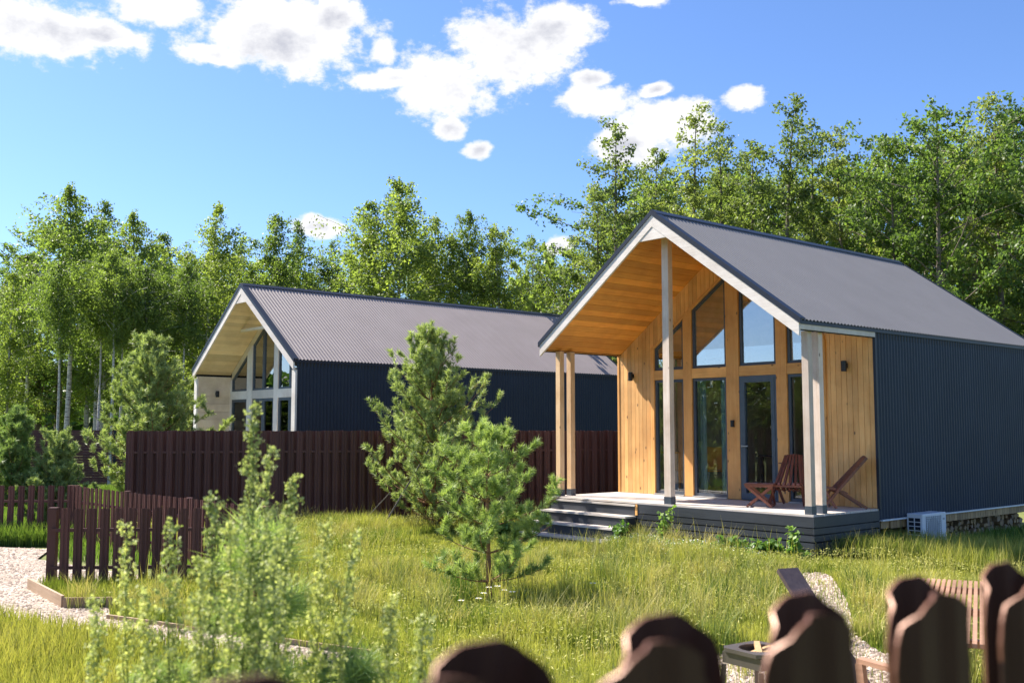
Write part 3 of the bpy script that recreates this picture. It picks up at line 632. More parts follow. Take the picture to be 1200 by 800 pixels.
def build_house2():
    O2 = (-4.83, 23.62, 0)
    H = thing('timber_house', 'cabin with pale wooden gable recess and long lilac-grey corrugated roof behind the tall fence', 'house', O2, HROT)
    p, L = .75, 10.8
    house_roof(H, L, M['pine_soffit_b'], M['white_wood'], p, sheet_m='roof2')
    B0 = -.25
    c = MB(); c.box(X(.03), X(.10), B0+.03, L, Z(-.4), Z(2.66)); c.box(X(W_-.10), X(W_-.03), B0+.03, L, Z(-.4), Z(2.66))
    c.prism_y([(X(.03), Z(-.16)), (X(W_-.03), Z(-.16)), (X(W_-.03), Z(roofC(W_-.03, .2))), (X(HW), Z(APX-.2)), (X(.03), Z(roofC(.03, .2)))], L-.1, L)
    c.build('wall', M['pine_pale'], H)
    f = MB(); f.box(X(.1), X(W_-.1), B0, L-.05, Z(-.15), Z(-.002)); f.build('floor', M['deck'], H)
    def topA(A): return 4.45-SL*abs(A-HW)
    b = MB(); b.prism_y([(X(.15), Z(topA(.15))), (X(HW), Z(topA(HW))), (X(5.4), Z(topA(5.4))), (X(5.4), Z(roofC(5.4, .21))), (X(HW), Z(APX-.21)), (X(.15), Z(roofC(.15, .21)))], p, p+.06)
    b.build('front_wall', M['pine_pale'], H)
    for k in range(11):   # horizontal cladding on the inner face of the left wing wall
        m = MB(); m.box(X(W_-.10)+.001, X(W_-.10)+.02, B0+.03, p, Z(.0+.22*k*.97), Z(.0+.22*(k+1)*.97-.012)); m.build('cladding_board', M['pine_pale'], H)
    for a0, a1 in ((5.36, 5.44), (4.12, 4.42), (2.66, 2.89), (1.13, 1.43), (.12, .19)):
        m = MB(); pts = [(X(a0), Z(.01)), (X(a1), Z(.01)), (X(a1), Z(topA(a1)))]
        if a0 < HW < a1: pts.append((X(HW), Z(topA(HW))))
        pts.append((X(a0), Z(topA(a0)))); m.prism_y(pts, p-.03, p+.05); m.build('stud', M['white_frame'], H)
    for a0, a1 in ((4.422, 5.358), (2.892, 4.118), (1.432, 2.658), (.192, 1.128)):
        m = MB(); m.box(X(a0), X(a1), p-.028, p+.05, Z(2.04), Z(2.26)); m.build('rail', M['white_frame'], H)
        segs = [(a0, a1)] if a1-a0 < 1 else [(a0, (a0+a1)/2), ((a0+a1)/2, a1)]
        for (s0, s1) in segs:
            s0 += .004; s1 -= .004
            window(H, [(s0, 2.264), (s1, 2.264), (s1, topA(s1)-.003), (s0, topA(s0)-.003)], p-.01, M['frame_blue'], .05, gm='glass_boosted')
            window(H, [(s0, .03), (s1, .03), (s1, 2.036), (s0, 2.036)], p-.01, M['frame_blue'], .07)
    c = wall_lamp(H, 0, 0, 0); c.location = (X(5.43), .32, 2.86-.67); c.rotation_euler = (0, 0, rad(90))
    for x, o in ((X(0)+.012, 1), (X(W_)-.012, -1)):
        corrugated_wall(x, B0+.05, L+.03, -.3, 2.79, o).build('siding', M['siding'], H)
    for x0, x1 in ((X(0)-.13, X(0)+.036), (X(W_)-.036, X(W_)+.13)):
        m = MB(); m.box(x0, x1, B0+.0, B0+.05, Z(-.3), Z(2.60)); m.build('corner_board', M['white_frame'], H)
    m = MB(); m.prism_y([(X(.1), Z(0)), (X(W_-.1), Z(0)), (X(W_-.1), Z(roofC(W_-.1, .25))), (X(HW), Z(APX-.25)), (X(.1), Z(roofC(.1, .25)))], p+2.6, p+2.7); m.build('inner_wall', M['interior'], H)
    m = MB(); m.box(X(W_-.12), X(.12), p-.3, p-.24, Z(2.95+.6), Z(3.05+.6)); 
    m = MB(); m.bar((X(3.95), .30, Z(3.82)), (X(1.6), .30, Z(3.82)), .05, .07); m.build('tie_beam', M['pine_pale'], H)
    return H
build_house2()

# ------------------------------------------------------------ fences
def picket_mesh(wd, h, rise, dep=.016, th=.0016, mats=None, pw=2.2):
    xs = [0,.1,.18,.36,.45,.55,.64,.82,.9,1.0]; ys = [0,0,1,1,.35,.35,1,1,0,0]
    if rise: # subdivide for the rounded top
        px, py = [], []
        for i in range(len(xs)-1):
            for k in range(3): px.append(xs[i]+(xs[i+1]-xs[i])*k/3); py.append(ys[i]+(ys[i+1]-ys[i])*k/3)
        px.append(1.0); py.append(0); xs, ys = px, py
    v, f, mi = [], [], []; n = len(xs)
    for side, off in ((0, 0), (1, -th)):
        for x, y in zip(xs, ys):
            u = abs(2*x-1); top = h-rise*(1-math.sqrt(max(0, 1-u**pw)))
            for z in (0, top): v.append(((x-.5)*wd, -(y*dep)-off*0 + (th if side else 0), z))
    for i in range(n-1):
        a = 2*i; f.append((a, a+2, a+3, a+1)); mi.append(0)
        b = 2*n+2*i; f.append((b+1, b+3, b+2, b)); mi.append(1)
        f.append((a+1, a+3, b+3, b+1)); mi.append(len(mats)-1 if mats else 0)
    for a, b in ((0, 2*n), (2*(n-1), 2*n+2*(n-1))): f.append((a, a+1, b+1, b) if a == 0 else (a+1, a, b, b+1)); mi.append(len(mats)-1 if mats else 0)
    return mesh_from('picket', v, f, mats or [M['fence_brown'], M['fence_brown']], midx=mi)
def fence(name, p0, p1, label, h, pitch, wd, rise, layers=1, rails=(.25, .75), posts=2.5, mats=None, jit=.008, z0=.03, gap=.06, th=.0016, group=None, post_w=.06, end_posts=True, phase=0.0, dep=.016):
    dx, dy = p1[0]-p0[0], p1[1]-p0[1]; Lg = math.hypot(dx, dy); rz = math.atan2(dy, dx)
    t = thing(name, label, 'fence', (p0[0], p0[1], 0), rz, group)
    me = picket_mesh(wd, h-z0, rise, dep=dep, mats=mats, th=th)
    n = int(Lg/pitch)
    for layer in range(layers):
        for i in range(n+(1 if layer == 0 else 0)):
            x = i*pitch+(pitch/2 if layer else 0)+phase+wd/2
            link('picket', me, t, (x, (-.022 if layer == 0 else gap-.022), z0+random.uniform(-jit, jit)), (random.uniform(-jit, jit)*.8, random.uniform(-jit, jit)*.6, math.pi if layer else 0))
    for r in rails: m = MB(); m.box(0, Lg, -.018, (gap-.03 if layers > 1 else .012), r*h-.02, r*h+.02); m.build('rail', M['fence_brown'], t)
    xs = np.linspace(0, Lg, max(2, int(round(Lg/posts))+1))
    for x in xs: m = MB(); m.box(x-post_w/2, x+post_w/2, .013 if layers == 1 else -.015, .013+post_w if layers == 1 else gap-.032, 0, h-.03 if layers > 1 else h+.0); m.build('post', M['fence_brown'], t)
    return t
fence('tall_fence', (-7.35, 19.55), (3.45, 22.25), 'tall chocolate-brown metal picket fence in front of the left cabin', 1.88, .176, .118, .012, layers=2, rails=(.12, .78), mats=[M['fence_brown']]*2)
fence('picket_fence', (-5.62, 12.55), (-3.1, 12.72), 'low brown picket fence section nearest the gravel path and wood edging', .96, .157, .112, .02, rails=(.25, .72), post_w=.1, phase=.12)
fence('picket_fence', (-7.52, 17.6), (-3.15, 12.95), 'low brown picket fence running obliquely in front of the tall fence', .95, .17, .115, .02, rails=(.25, .72), post_w=.08)
fence('picket_fence', (-13.4, 17.55), (-7.6, 17.62), 'low brown picket fence section at the far left edge of the lawn', .95, .17, .112, .02, rails=(.25, .72), post_w=.09)
# near fence beside the camera
# spacing .1764 along (.8035,.595)
PM = [M['picket_brown'], M['picket_back'], M['picket_edge']]
ud = np.array([.8035, .595]); nn_ = np.array([.595, -.8035])
base = np.array([-.015, .726])           # centre of the far layer picket 0
t = thing('near_fence', 'blurred chocolate-brown double-layer picket fence with rounded tops right in front of the camera', 'fence', (0,0,0))
ang = math.atan2(ud[1], ud[0])
mf = picket_mesh(.122, 1.70, .062, dep=.012, mats=PM, th=.0026, pw=2.0)
for i in range(-6, 9):
    c = base + ud*.1764*i
    link('picket', mf, t, (c[0], c[1], .082), (0, 0, ang+math.pi))
    c = base + ud*(.1764*i-.085) + nn_*.066
    link('picket', mf, t, (c[0], c[1], .082), (0, 0, ang))
a0 = base-ud*1.3+nn_*.033; a1 = base+ud*1.7+nn_*.033
for z in (.4, 1.45): m = MB(); m.bar((*a0, z), (*a1, z), .02, .04); m.build('rail', M['fence_brown'], t)
for s in (-1.2, 1.6): c = base+ud*s+nn_*.033; m = MB(); m.box(c[0]-.025, c[0]+.025, c[1]-.025, c[1]+.025, 0, 1.70); m.build('post', M['fence_brown'], t)
# slat fence far left
def slat_fence():
    t = thing('slat_fence', 'dark brown fence of narrow horizontal slats behind the pines on the left', 'fence', (-17.5, 34.0, 0), 0)
    m = MB(); m.box(0, 2.10, -.01, .01, 0, .082); a = m.mesh('slat', M['fence_brown'])
    xs = [0, 2.15, 4.30]
    for i, x in enumerate(xs[:-0 or None]):
        if i < 2:
            for k in range(21): link('slat', a, t, (x+.025, 0, .06+k*.086))
    t2x = [4.3]
    for i in range(2):
        for k in range(21):
            link('slat', a, t, (4.32+math.cos(.5)*2.15*i, 0+math.sin(.5)*2.15*i, .06+k*.086), (0, 0, .5))
    for (x, y) in ((0,0), (2.15,0), (4.3,0), (4.32+math.cos(.5)*2.15, math.sin(.5)*2.15), (4.32+math.cos(.5)*4.3, math.sin(.5)*4.3)):
        m = MB(); m.box(x-.04, x+.04, y-.045, y+.02, 0, 1.88); m.build('post', M['trim'], t)
slat_fence()

fence('tall_fence', (-14.2, 2.0), (-17.4, 33.6), 'tall brown picket fence added outside the view to darken the window reflections', 1.9, .30, .20, .012, layers=1, rails=(.12, .78))  # unseen fence, added to hide the bright field mirrored in the panes
# path edging boards
def edging(p0, p1, label, h=.09):
    dx, dy = p1[0]-p0[0], p1[1]-p0[1]; L = math.hypot(dx, dy); n = max(1, round(L/1.2))
    t = thing('path_edging', label, 'edging', (p0[0], p0[1], 0), math.atan2(dy, dx))
    for i in range(n): m = MB(); m.box(L*i/n+.004, L*(i+1)/n-.004, -.015, .015, -.02, h+random.uniform(-.006, .006)); m.build('board', M['edging'], t)
edging((-5.80, 12.40), (-4.83, 11.13), 'short weathered wooden board edging the gravel beside the low fence post', .14)
edging((-4.83, 11.13), (-4.30, 11.18), 'stub of weathered board at the corner of the gravel path', .12)
edging((-4.10, 10.50), (-1.2, 8.85), 'long thin weathered board between gravel strip and meadow behind the mugwort', .05)

# garden furniture between the near pickets
def garden():
    ax = math.atan2(.909, .416)
    t = thing('slatted_table', 'long wooden slatted garden table seen between two blurred pickets on the right', 'table', (3.10, 7.1, 0), ax)
    for i in range(19):
        y = -.34+i*.0385; m = MB(); m.box(-1.35, 1.25, y-.0125, y+.0125, .70, .722); m.build('slat', M['garden_wood'], t)
    for x in (-1.1, 0, 1.0): m = MB(); m.box(x-.03, x+.03, -.33, .36, .655, .698); m.build('batten', M['garden_wood'], t)
    for x in (-1.1, 1.0):
        for y in (-.28, .32): m = MB(); m.box(x-.04, x+.04, y-.04, y+.04, 0, .654); m.build('leg', M['garden_wood'], t)
    t = thing('slatted_bench', 'wooden slatted garden bench end at the bottom edge beside the long table', 'bench', (2.62, 5.5, 0), ax-.25)
    for i in range(6):
        y = -.15+i*.055; m = MB(); m.box(-.6, .62, y-.02, y+.02, .42, .445); m.build('slat', M['garden_wood'], t)
    for x in (-.45, .45):
        m = MB(); m.box(x-.03, x+.03, -.15, .15, .375, .418); m.build('batten', M['garden_wood'], t)
        for y in (-.12, .12): m = MB(); m.box(x-.025, x+.025, y-.025, y+.025, 0, .374); m.build('leg', M['garden_wood'], t)
    # plank chair
    t = thing('plank_chair', 'dark-stained plank chair whose tall board back leans beside the gravel path', 'chair', (2.08, 7.0, 0), rad(-8))
    m = MB(); m.bar((-.17, .32, .93), (.28, -.48, .12), .17, .03); m.build('backrest', M['plank_dark'], t)
    m = MB(); m.bar((.02, -.62, .36), (-.0, .10, .30), .15, .03, up=(0,0,1)); m.build('seat', M['plank_dark'], t)
    for s in (-1, 1): m = MB(); m.bar((s*.06+.1, -.1, .33), (s*.11, .25, .0), .035, .05); m.build('leg', M['plank_dark'], t)
    # brazier
    t = thing('brazier_stand', 'square dark metal brazier with round bowl opening low between the pickets', 'brazier', (1.60, 6.75, -.06), rad(-55))
    m = MB(); s = .175; z0, z1 = .545, .57; n = 24; v = []
    for z in (z1, z0):
        for k in range(n):
            a = 2*math.pi*(k+.5)/n; c, q = math.cos(a), math.sin(a); mx = max(abs(c), abs(q)); v += [(s*c/mx, s*q/mx, z), (.125*c, .125*q, z)]
    f = []
    for k in range(n):
        a, b = 2*k, 2*((k+1) % n); A, B = a+2*n, b+2*n
        f += [(a, b, b+1, a+1), (A+1, B+1, B, A), (a, A, B, b), (a+1, b+1, B+1, A+1)]
    m.add(v, f); m.build('top_plate', M['brazier'], t)
    m = MB(); ring_ = [(-s+.01, .50), (s-.01, .50), (s-.01, .568), (-s+.01, .568)]
    for sg in (-1, 1): m.box(-s+.012, s-.012, sg*(s-.02)-.006, sg*(s-.02)+.006, .47, .543); m.box(sg*(s-.02)-.006, sg*(s-.02)+.006, -s+.03, s-.03, .47, .543)
    m.build('apron', M['brazier'], t)
    m = MB(); m.lathe([(.124, .555), (.11, .50), (.07, .45), (0, .44)], 20); m.build('bowl', M['black'], t, smooth=True)
    for i in range(3): m = MB(); a = i*1.2; m.bar((-.1*math.cos(a), -.1*math.sin(a), .50+.02*i), (.1*math.cos(a), .1*math.sin(a), .56+.01*i), .035, .03); m.build('log', M['timber'], t)
    for sx in (-1, 1):
        for sy in (-1, 1): m = MB(); m.bar((sx*(s-.02), sy*(s-.02), .46), (sx*(s-.0), sy*(s-.0), 0), .03, .03); m.build('leg', M['brazier'], t)
    # armchair frame
    t = thing('garden_armchair', 'oiled orange-brown wooden garden armchair partly hidden behind the pickets', 'chair', (2.08, 6.02, -.09), rad(35))
    for s in (-1, 1):
        m = MB(); m.bar((s*.27, .28, .60), (s*.27, -.32, .57), .07, .028); m.build('armrest', M['garden_wood'], t)
        m = MB(); m.bar((s*.25, .26, .585), (s*.25, .20, 0), .04, .05); m.build('leg', M['garden_wood'], t)
        m = MB(); m.bar((s*.25, -.28, .56), (s*.25, -.34, 0), .04, .05); m.build('leg', M['garden_wood'], t)
    for i in range(6): m = MB(); y = .2-.085*i; m.box(-.23, .23, y-.035, y+.035, .34-.01*i, .36-.01*i); m.build('seat_slat', M['garden_wood'], t)
    for i in range(5): m = MB(); x = -.2+.1*i; m.bar((x, -.26, .30), (x, -.46, .66), .06, .02, up=(0,1,.5)); m.build('back_slat', M['garden_wood'], t)
garden()

# ------------------------------------------------------------ vegetation
def leaf_mesh(name, P, size, mat, droop=.0, elong=1.6, tint=None, quad=True):
    """P (n,3) positions; one small rhombus leaf at each"""
    n = len(P); a = R.normal(size=(n,3)); a[:,2] -= droop; a /= np.linalg.norm(a, axis=1, keepdims=True)
    b = R.normal(size=(n,3)); b -= (b*a).sum(1, keepdims=True)*a; b /= np.linalg.norm(b, axis=1, keepdims=True)
    s = (size*R.uniform(.6, 1.3, n))[:,None]; a = a*s*elong*.5; b = b*s*.5
    V = np.stack([P-a, P+b, P+a, P-b], 1).reshape(-1,3); F = np.arange(4*n).reshape(n,4)
    tt = R.random(n) if tint is None else tint
    return np_mesh(name, V, F, mat, np.repeat(tt, 4))
def tree_variant(kind, h, seed, start=None):
    """returns (trunk mesh, crown mesh) for a tree of height h with base at the origin"""
    rg = np.random.default_rng(seed); rr = random.Random(seed)
    lean = rg.normal(0, .018, 2)*h
    def tp(u): return np.array([lean[0]*u*u+.05*math.sin(u*5+seed), lean[1]*u*u+.05*math.cos(u*4+seed), u*h])
    mb = MB(); r0 = {'birch': .010, 'alder': .011, 'broad': .014, 'bush': .008}[kind]*h
    us = np.linspace(0, .93, 9); mb.tube([tp(u) for u in us], [max(.012, r0*(1-u)**.9) for u in us], 7, False)
    pts = []; tin = []
    start0 = start
    start = {'birch': .26, 'alder': .12, 'broad': .15, 'bush': .03}[kind]
    if start0: start = start0
    nb = {'birch': 46, 'alder': 44, 'broad': 46, 'bush': 26}[kind]
    wmax = {'birch': .165, 'alder': .17, 'broad': .29, 'bush': .42}[kind]*h
    for i in range(nb):
        u = start+(1-start)*((i+rr.random())/nb)**.92; u = min(u, .995)
        q = (u-start)/(1-start)
        prof = {'birch': (math.sin(math.pi*min(1, q*.78+.22))**.8), 'alder': (1-q)**.62*.92+.10, 'broad': math.sin(math.pi*min(1, q*.72+.25))**.6, 'bush': math.sin(math.pi*min(1, q*.7+.28))**.5}[kind]
        Lb = wmax*prof*rr.uniform(.35, 1.3)*(1+.35*math.sin(i*.9+seed)); az = i*2.399+rr.uniform(-.5, .5); up = {'birch': rr.uniform(.7, 1.3), 'alder': rr.uniform(.35, .9), 'broad': rr.uniform(.3, 1.0), 'bush': rr.uniform(.4, 1.2)}[kind]
        b0 = tp(u*.97); dr = np.array([math.cos(az), math.sin(az), up]); dr /= np.linalg.norm(dr)
        nseg = 5; cur = b0.copy(); path = [cur.copy()]
        for k in range(nseg):
            cur = cur+dr*Lb/nseg*1.15; dr = dr+np.array([rr.uniform(-.15, .15), rr.uniform(-.15, .15), -.16 if kind == 'birch' else -.05]); dr /= np.linalg.norm(dr); path.append(cur.copy())
        mb.tube(path, [max(.006, r0*.28*(1-u*.6)*(1-k/nseg)) for k in range(nseg+1)], 4, False)
        # twigs
        if rr.random() < .12: continue
        nt_ = {'birch': 26, 'alder': 25, 'broad': 28, 'bush': 15}[kind]
        nt_ = int(nt_*(.30+.75*min(1, Lb/(wmax*.8))))
        for k in range(nt_):
            s = rr.uniform(.15, 1.0)*nseg; j = min(int(s), nseg-1); c = path[j]+(path[j+1]-path[j])*(s-j)
            d = np.array([rr.gauss(0, 1), rr.gauss(0, 1), rr.gauss(-.9 if kind == 'birch' else .1, .6)]); d /= np.linalg.norm(d)
            Lt = rr.uniform(.25, .80)*(.35+.75*prof)*(h/11)*(1.15 if kind == 'birch' else .8); m = rr.randint(13, 24) if q < .8 else rr.randint(7, 13)
            tt = rg.random(m)**.8; pp = c+d*Lt*tt[:,None]; 
            if kind == 'birch': pp[:,2] -= (tt**2)*Lt*.5
            pp += rg.normal(0, .065*h/11, (m,3)); pts.append(pp); tin.append(np.clip(rr.random()*.6+rg.random(m)*.4, 0, 1))
    P = np.concatenate(pts); T = np.concatenate(tin)
    mat = {'birch': M['leaf_birch'], 'alder': M['leaf_alder'], 'broad': M['leaf_dark'], 'bush': M['leaf_birch']}[kind]
    ls = {'birch': .060, 'alder': .066, 'broad': .074, 'bush': .070}[kind]
    cm = leaf_mesh('crown', P, ls, mat, droop=.5, tint=T)
    tm = mb.mesh('trunk', M['bark_birch'] if kind == 'birch' else M['bark'], True)
    return tm, cm
TV = {}
for kind, hs in (('birch', (10, 10, 10, 10, 10, 10)), ('alder', (12, 12, 12)), ('broad', (11, 11, 11)), ('bush', (4, 4))):
    TV[kind] = [(tree_variant(kind, h, 100+7*i+len(kind)*13), h) for i, h in enumerate(hs)]
TV['pole'] = [(tree_variant('birch', 10, 400+i, .6), 10) for i in range(2)]
TV['tall'] = [(tree_variant('birch', 10, 300+i, .45), 10) for i in range(2)]
def plant(kind, x, y, h, label, group, name, wide=1.0, v=None, rz=None, cat='tree'):
    (tm, cm), h0 = TV[kind][v if v is not None else random.randrange(len(TV[kind]))]
    o = thing(name, label, cat, (x, y, 0), rz if rz is not None else random.uniform(0, 6.28), group)
    s = h/h0; o.scale = (s*wide, s*wide, s)
    link('trunk', tm, o); link('crown', cm, o); return o
def at(px, Y): return (px-600)/1192*Y
def ht(py, Y): return 1.93+(501.5-py)*Y/1192
GB = 'birch trees of the wood behind the cabins'
front = [ # px, top py, dist, kind, wide, label
 (8,307,39,'birch',1.1,'birch at the far left edge of the wood'),
 (30,282,42,'tall',1.0,'birch second from the left edge, shorter than its right neighbour'),
 (80,205,38,'tall',1.05,'tallest birch of the left group with pale trunk'),
 (114,222,40,'birch',1.0,'slim birch just right of the tallest left birch'),
 (155,238,38,'tall',1.0,'birch with leaning pale trunk above the slat fence'),
 (190,262,43,'birch',1.1,'low-topped birch between the leaning birch and the twiggy crowned one'),
 (241,224,41,'birch',1.0,'birch with dark tuft top just left of the left cabin gable'),
 (280,268,45,'birch',1.1,'birch directly above the left cabin apex'),
 (323,237,42,'birch',1.05,'birch peak above the start of the left cabin ridge'),
 (345,248,46,'birch',.9,'slender birch beside the small low cloud'),
 (387,272,46,'birch',1.0,'small dark birch right of the small low cloud'),
 (436,222,42,'birch',1.15,'rounded birch left of the highest middle crown'),
 (468,193,41,'tall',1.1,'highest birch of the middle group with tall bare trunk'),
 (507,240,43,'birch',1.0,'birch right of the highest middle crown'),
 (544,234,42,'tall',.8,'slim airy birch standing free above the roof'),
 (588,250,42,'tall',1.0,'birch with paired pale stems above the long roof'),
 (625,266,44,'birch',.9,'birch before the gap near the right cabin'),
 (648,284,45,'birch',1.0,'low birch closest to the left rake of the right cabin'),
]
for i, (px, py, Y, k, wd, lb) in enumerate(front): plant(k, at(px, Y), Y, ht(py, Y), lb, GB, 'birch_tree', wd, i % (2 if k == 'tall' else 6))
GA = 'tall leafy trees behind the right cabin'
right = [
 (722,122,33,'alder',1.05,'airy alder left of the right cabin apex'),
 (700,205,36,'alder',1.0,'shorter alder beneath the airy one by the rake'),
 (768,160,37,'alder',1.0,'alder in front of the cumulus above the apex'),
 (815,112,35,'alder',1.0,'pointed alder top left of the single round cloud'),
 (848,128,38,'alder',1.0,'alder under the single round cloud'),
 (884,150,36,'alder',1.1,'alder between the round cloud and the tallest spire'),
 (922,96,35,'alder',1.05,'tallest spire-topped alder above the right roof'),
 (955,128,38,'alder',1.0,'alder just right of the tallest spire'),
 (992,134,35,'alder',.95,'alder peak before the dip in the skyline'),
 (1022,180,38,'broad',.9,'dark broadleaf tree in the dip of the skyline'),
 (1050,158,34,'broad',.9,'dark tree with thin top right of the skyline dip'),
 (1105,114,32,'broad',.95,'big rounded bright-green tree on the right'),
 (1150,135,35,'broad',1.0,'dense dark tree between the rounded one and the right edge'),
 (1175,96,33,'alder',1.1,'tall tree with twiggy top close to the right edge'),
 (1215,115,32,'broad',.95,'dense tree cut by the right edge of the view'),
]
for i, (px, py, Y, k, wd, lb) in enumerate(right): plant(k, at(px, Y), Y, ht(py, Y), lb, GA, 'leafy_tree', wd, i % 3)
plant('bush', at(662, 34), 34, ht(322, 34), 'yellow-green bushy sapling filling the gap beside the right cabin rake', None, 'leafy_tree', .9, 0)
for i, (px, py, Y, lb) in enumerate([(70,300,34,'thin white birch trunk left of the slat fence post'), (117,290,35,'thin white birch trunk just right of the slat fence post'), (133,285,34,'slightly leaning white birch trunk above the slat fence'), (142,300,36,'third thin white birch trunk above the slat fence'), (172,305,35,'thin white birch trunk behind the olive pine'), (214,300,36,'thin birch trunk between the olive pine and the left cabin')]):
    plant('pole', at(px, Y), Y, ht(py, Y), lb, GB, 'birch_tree', .85, i % 2)
# deeper rows
back_lab = ['dim tree deep inside the wood behind the front row', 'shaded tree further back in the wood']
for i in range(46):
    px = -60+(i*39 if i < 34 else (i-34)*58+18)+random.uniform(-10, 10); Y = random.uniform(46, 52)
    top = np.interp(px, [-60, 60, 150, 300, 400, 470, 560, 650, 700, 800, 1000, 1100, 1260], [330, 262, 275, 300, 320, 268, 300, 320, 235, 185, 210, 180, 170])
    plant(random.choice(['birch', 'broad', 'alder']), at(px, Y), Y, ht(top+random.uniform(-14, 8), Y), 'shaded tree deep in the wood behind the front row', 'inner trees of the wood', 'forest_tree', 1.25)
for i in range(22):   # low undergrowth of the wood edge
    px = -40+i*60; Y = random.uniform(38, 44)
    if 640 < px < 1300: Y = random.uniform(33, 37)
    if 40 < px < 640: continue
    plant('bush', at(px, Y), Y, random.uniform(2.2, 3.4), 'leafy shrub in the shade at the edge of the wood', 'undergrowth shrubs at the wood edge', 'shrub', 1.0, i % 2, cat='shrub')
# trees out to the left side of the garden that the windows mirror
for i in range(40):
    x = -38-random.uniform(0, 5); y = -34+i*1.9
    plant('bush' if i % 2 else 'broad', x, y, random.uniform(3.6, 5.8), 'dense tree in the row along the left side of the gardens', 'row of trees left of the gardens', 'side_tree', 1.3)
P = np.stack([R.uniform(-50, -45, 30000), R.uniform(-55, 50, 30000), R.random(30000)*5.6], 1)
o = link('reflection_backdrop', leaf_mesh('reflection_backdrop', P, .42, M['leaf_back'])); tag(o, 'thick dark leaf mass added out of view to darken the window reflections', 'backdrop', kind='stuff')  # unseen leaf mass, added as a dark backdrop for the mirrored view
# far-off wood
P = np.stack([R.uniform(-140, 140, 26000), R.uniform(75, 95, 26000), R.random(26000)**.8*9], 1)
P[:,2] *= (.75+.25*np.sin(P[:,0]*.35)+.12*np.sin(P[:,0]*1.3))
for i, px in enumerate((790, 850, 905, 960, 1090, 1140, 1190, 1245)):
    Y = random.uniform(40, 44); top = np.interp(px, [700, 800, 1000, 1100, 1260], [225, 200, 225, 172, 160]); plant('broad', at(px, Y), Y, ht(top, Y), 'shaded tree deep in the wood behind the front row', 'inner trees of the wood', 'forest_tree', 1.1)
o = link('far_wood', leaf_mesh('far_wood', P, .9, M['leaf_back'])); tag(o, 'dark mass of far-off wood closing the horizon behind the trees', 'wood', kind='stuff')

# pines
def needles(C, D, nper, Ls, ln, wd, rg):
    """needle tufts along shoots: C start, D unit direction, Ls length"""
    n = len(C); t = rg.random((n, nper)); u = np.linalg.norm(rg.normal(size=(n,nper,3)), axis=2)
    d = rg.normal(size=(n,nper,3)); d = d-(d*D[:,None]).sum(-1, keepdims=True)*D[:,None]; d /= np.linalg.norm(d, axis=-1, keepdims=True)
    dirn = d*.80+D[:,None]*rg.uniform(.35, 1.0, (n,nper,1)); dirn /= np.linalg.norm(dirn, axis=-1, keepdims=True)
    b = C[:,None]+D[:,None]*(Ls[:,None]*t)[...,None]; l = ln*rg.uniform(.7, 1.15, (n,nper,1))
    tip = b+dirn*l; side = np.cross(dirn, rg.normal(size=(n,nper,3))); side /= np.linalg.norm(side, axis=-1, keepdims=True); side *= wd/2
    V = np.stack([b-side, b+side, tip], 2).reshape(-1,3); F = np.arange(len(V)).reshape(-1,3)
    tint = np.repeat(np.clip((.25+.75*rg.random((n,1))*np.ones((1,nper))*.8+.2*t), 0, 1).ravel(), 3)
    return V, F, tint
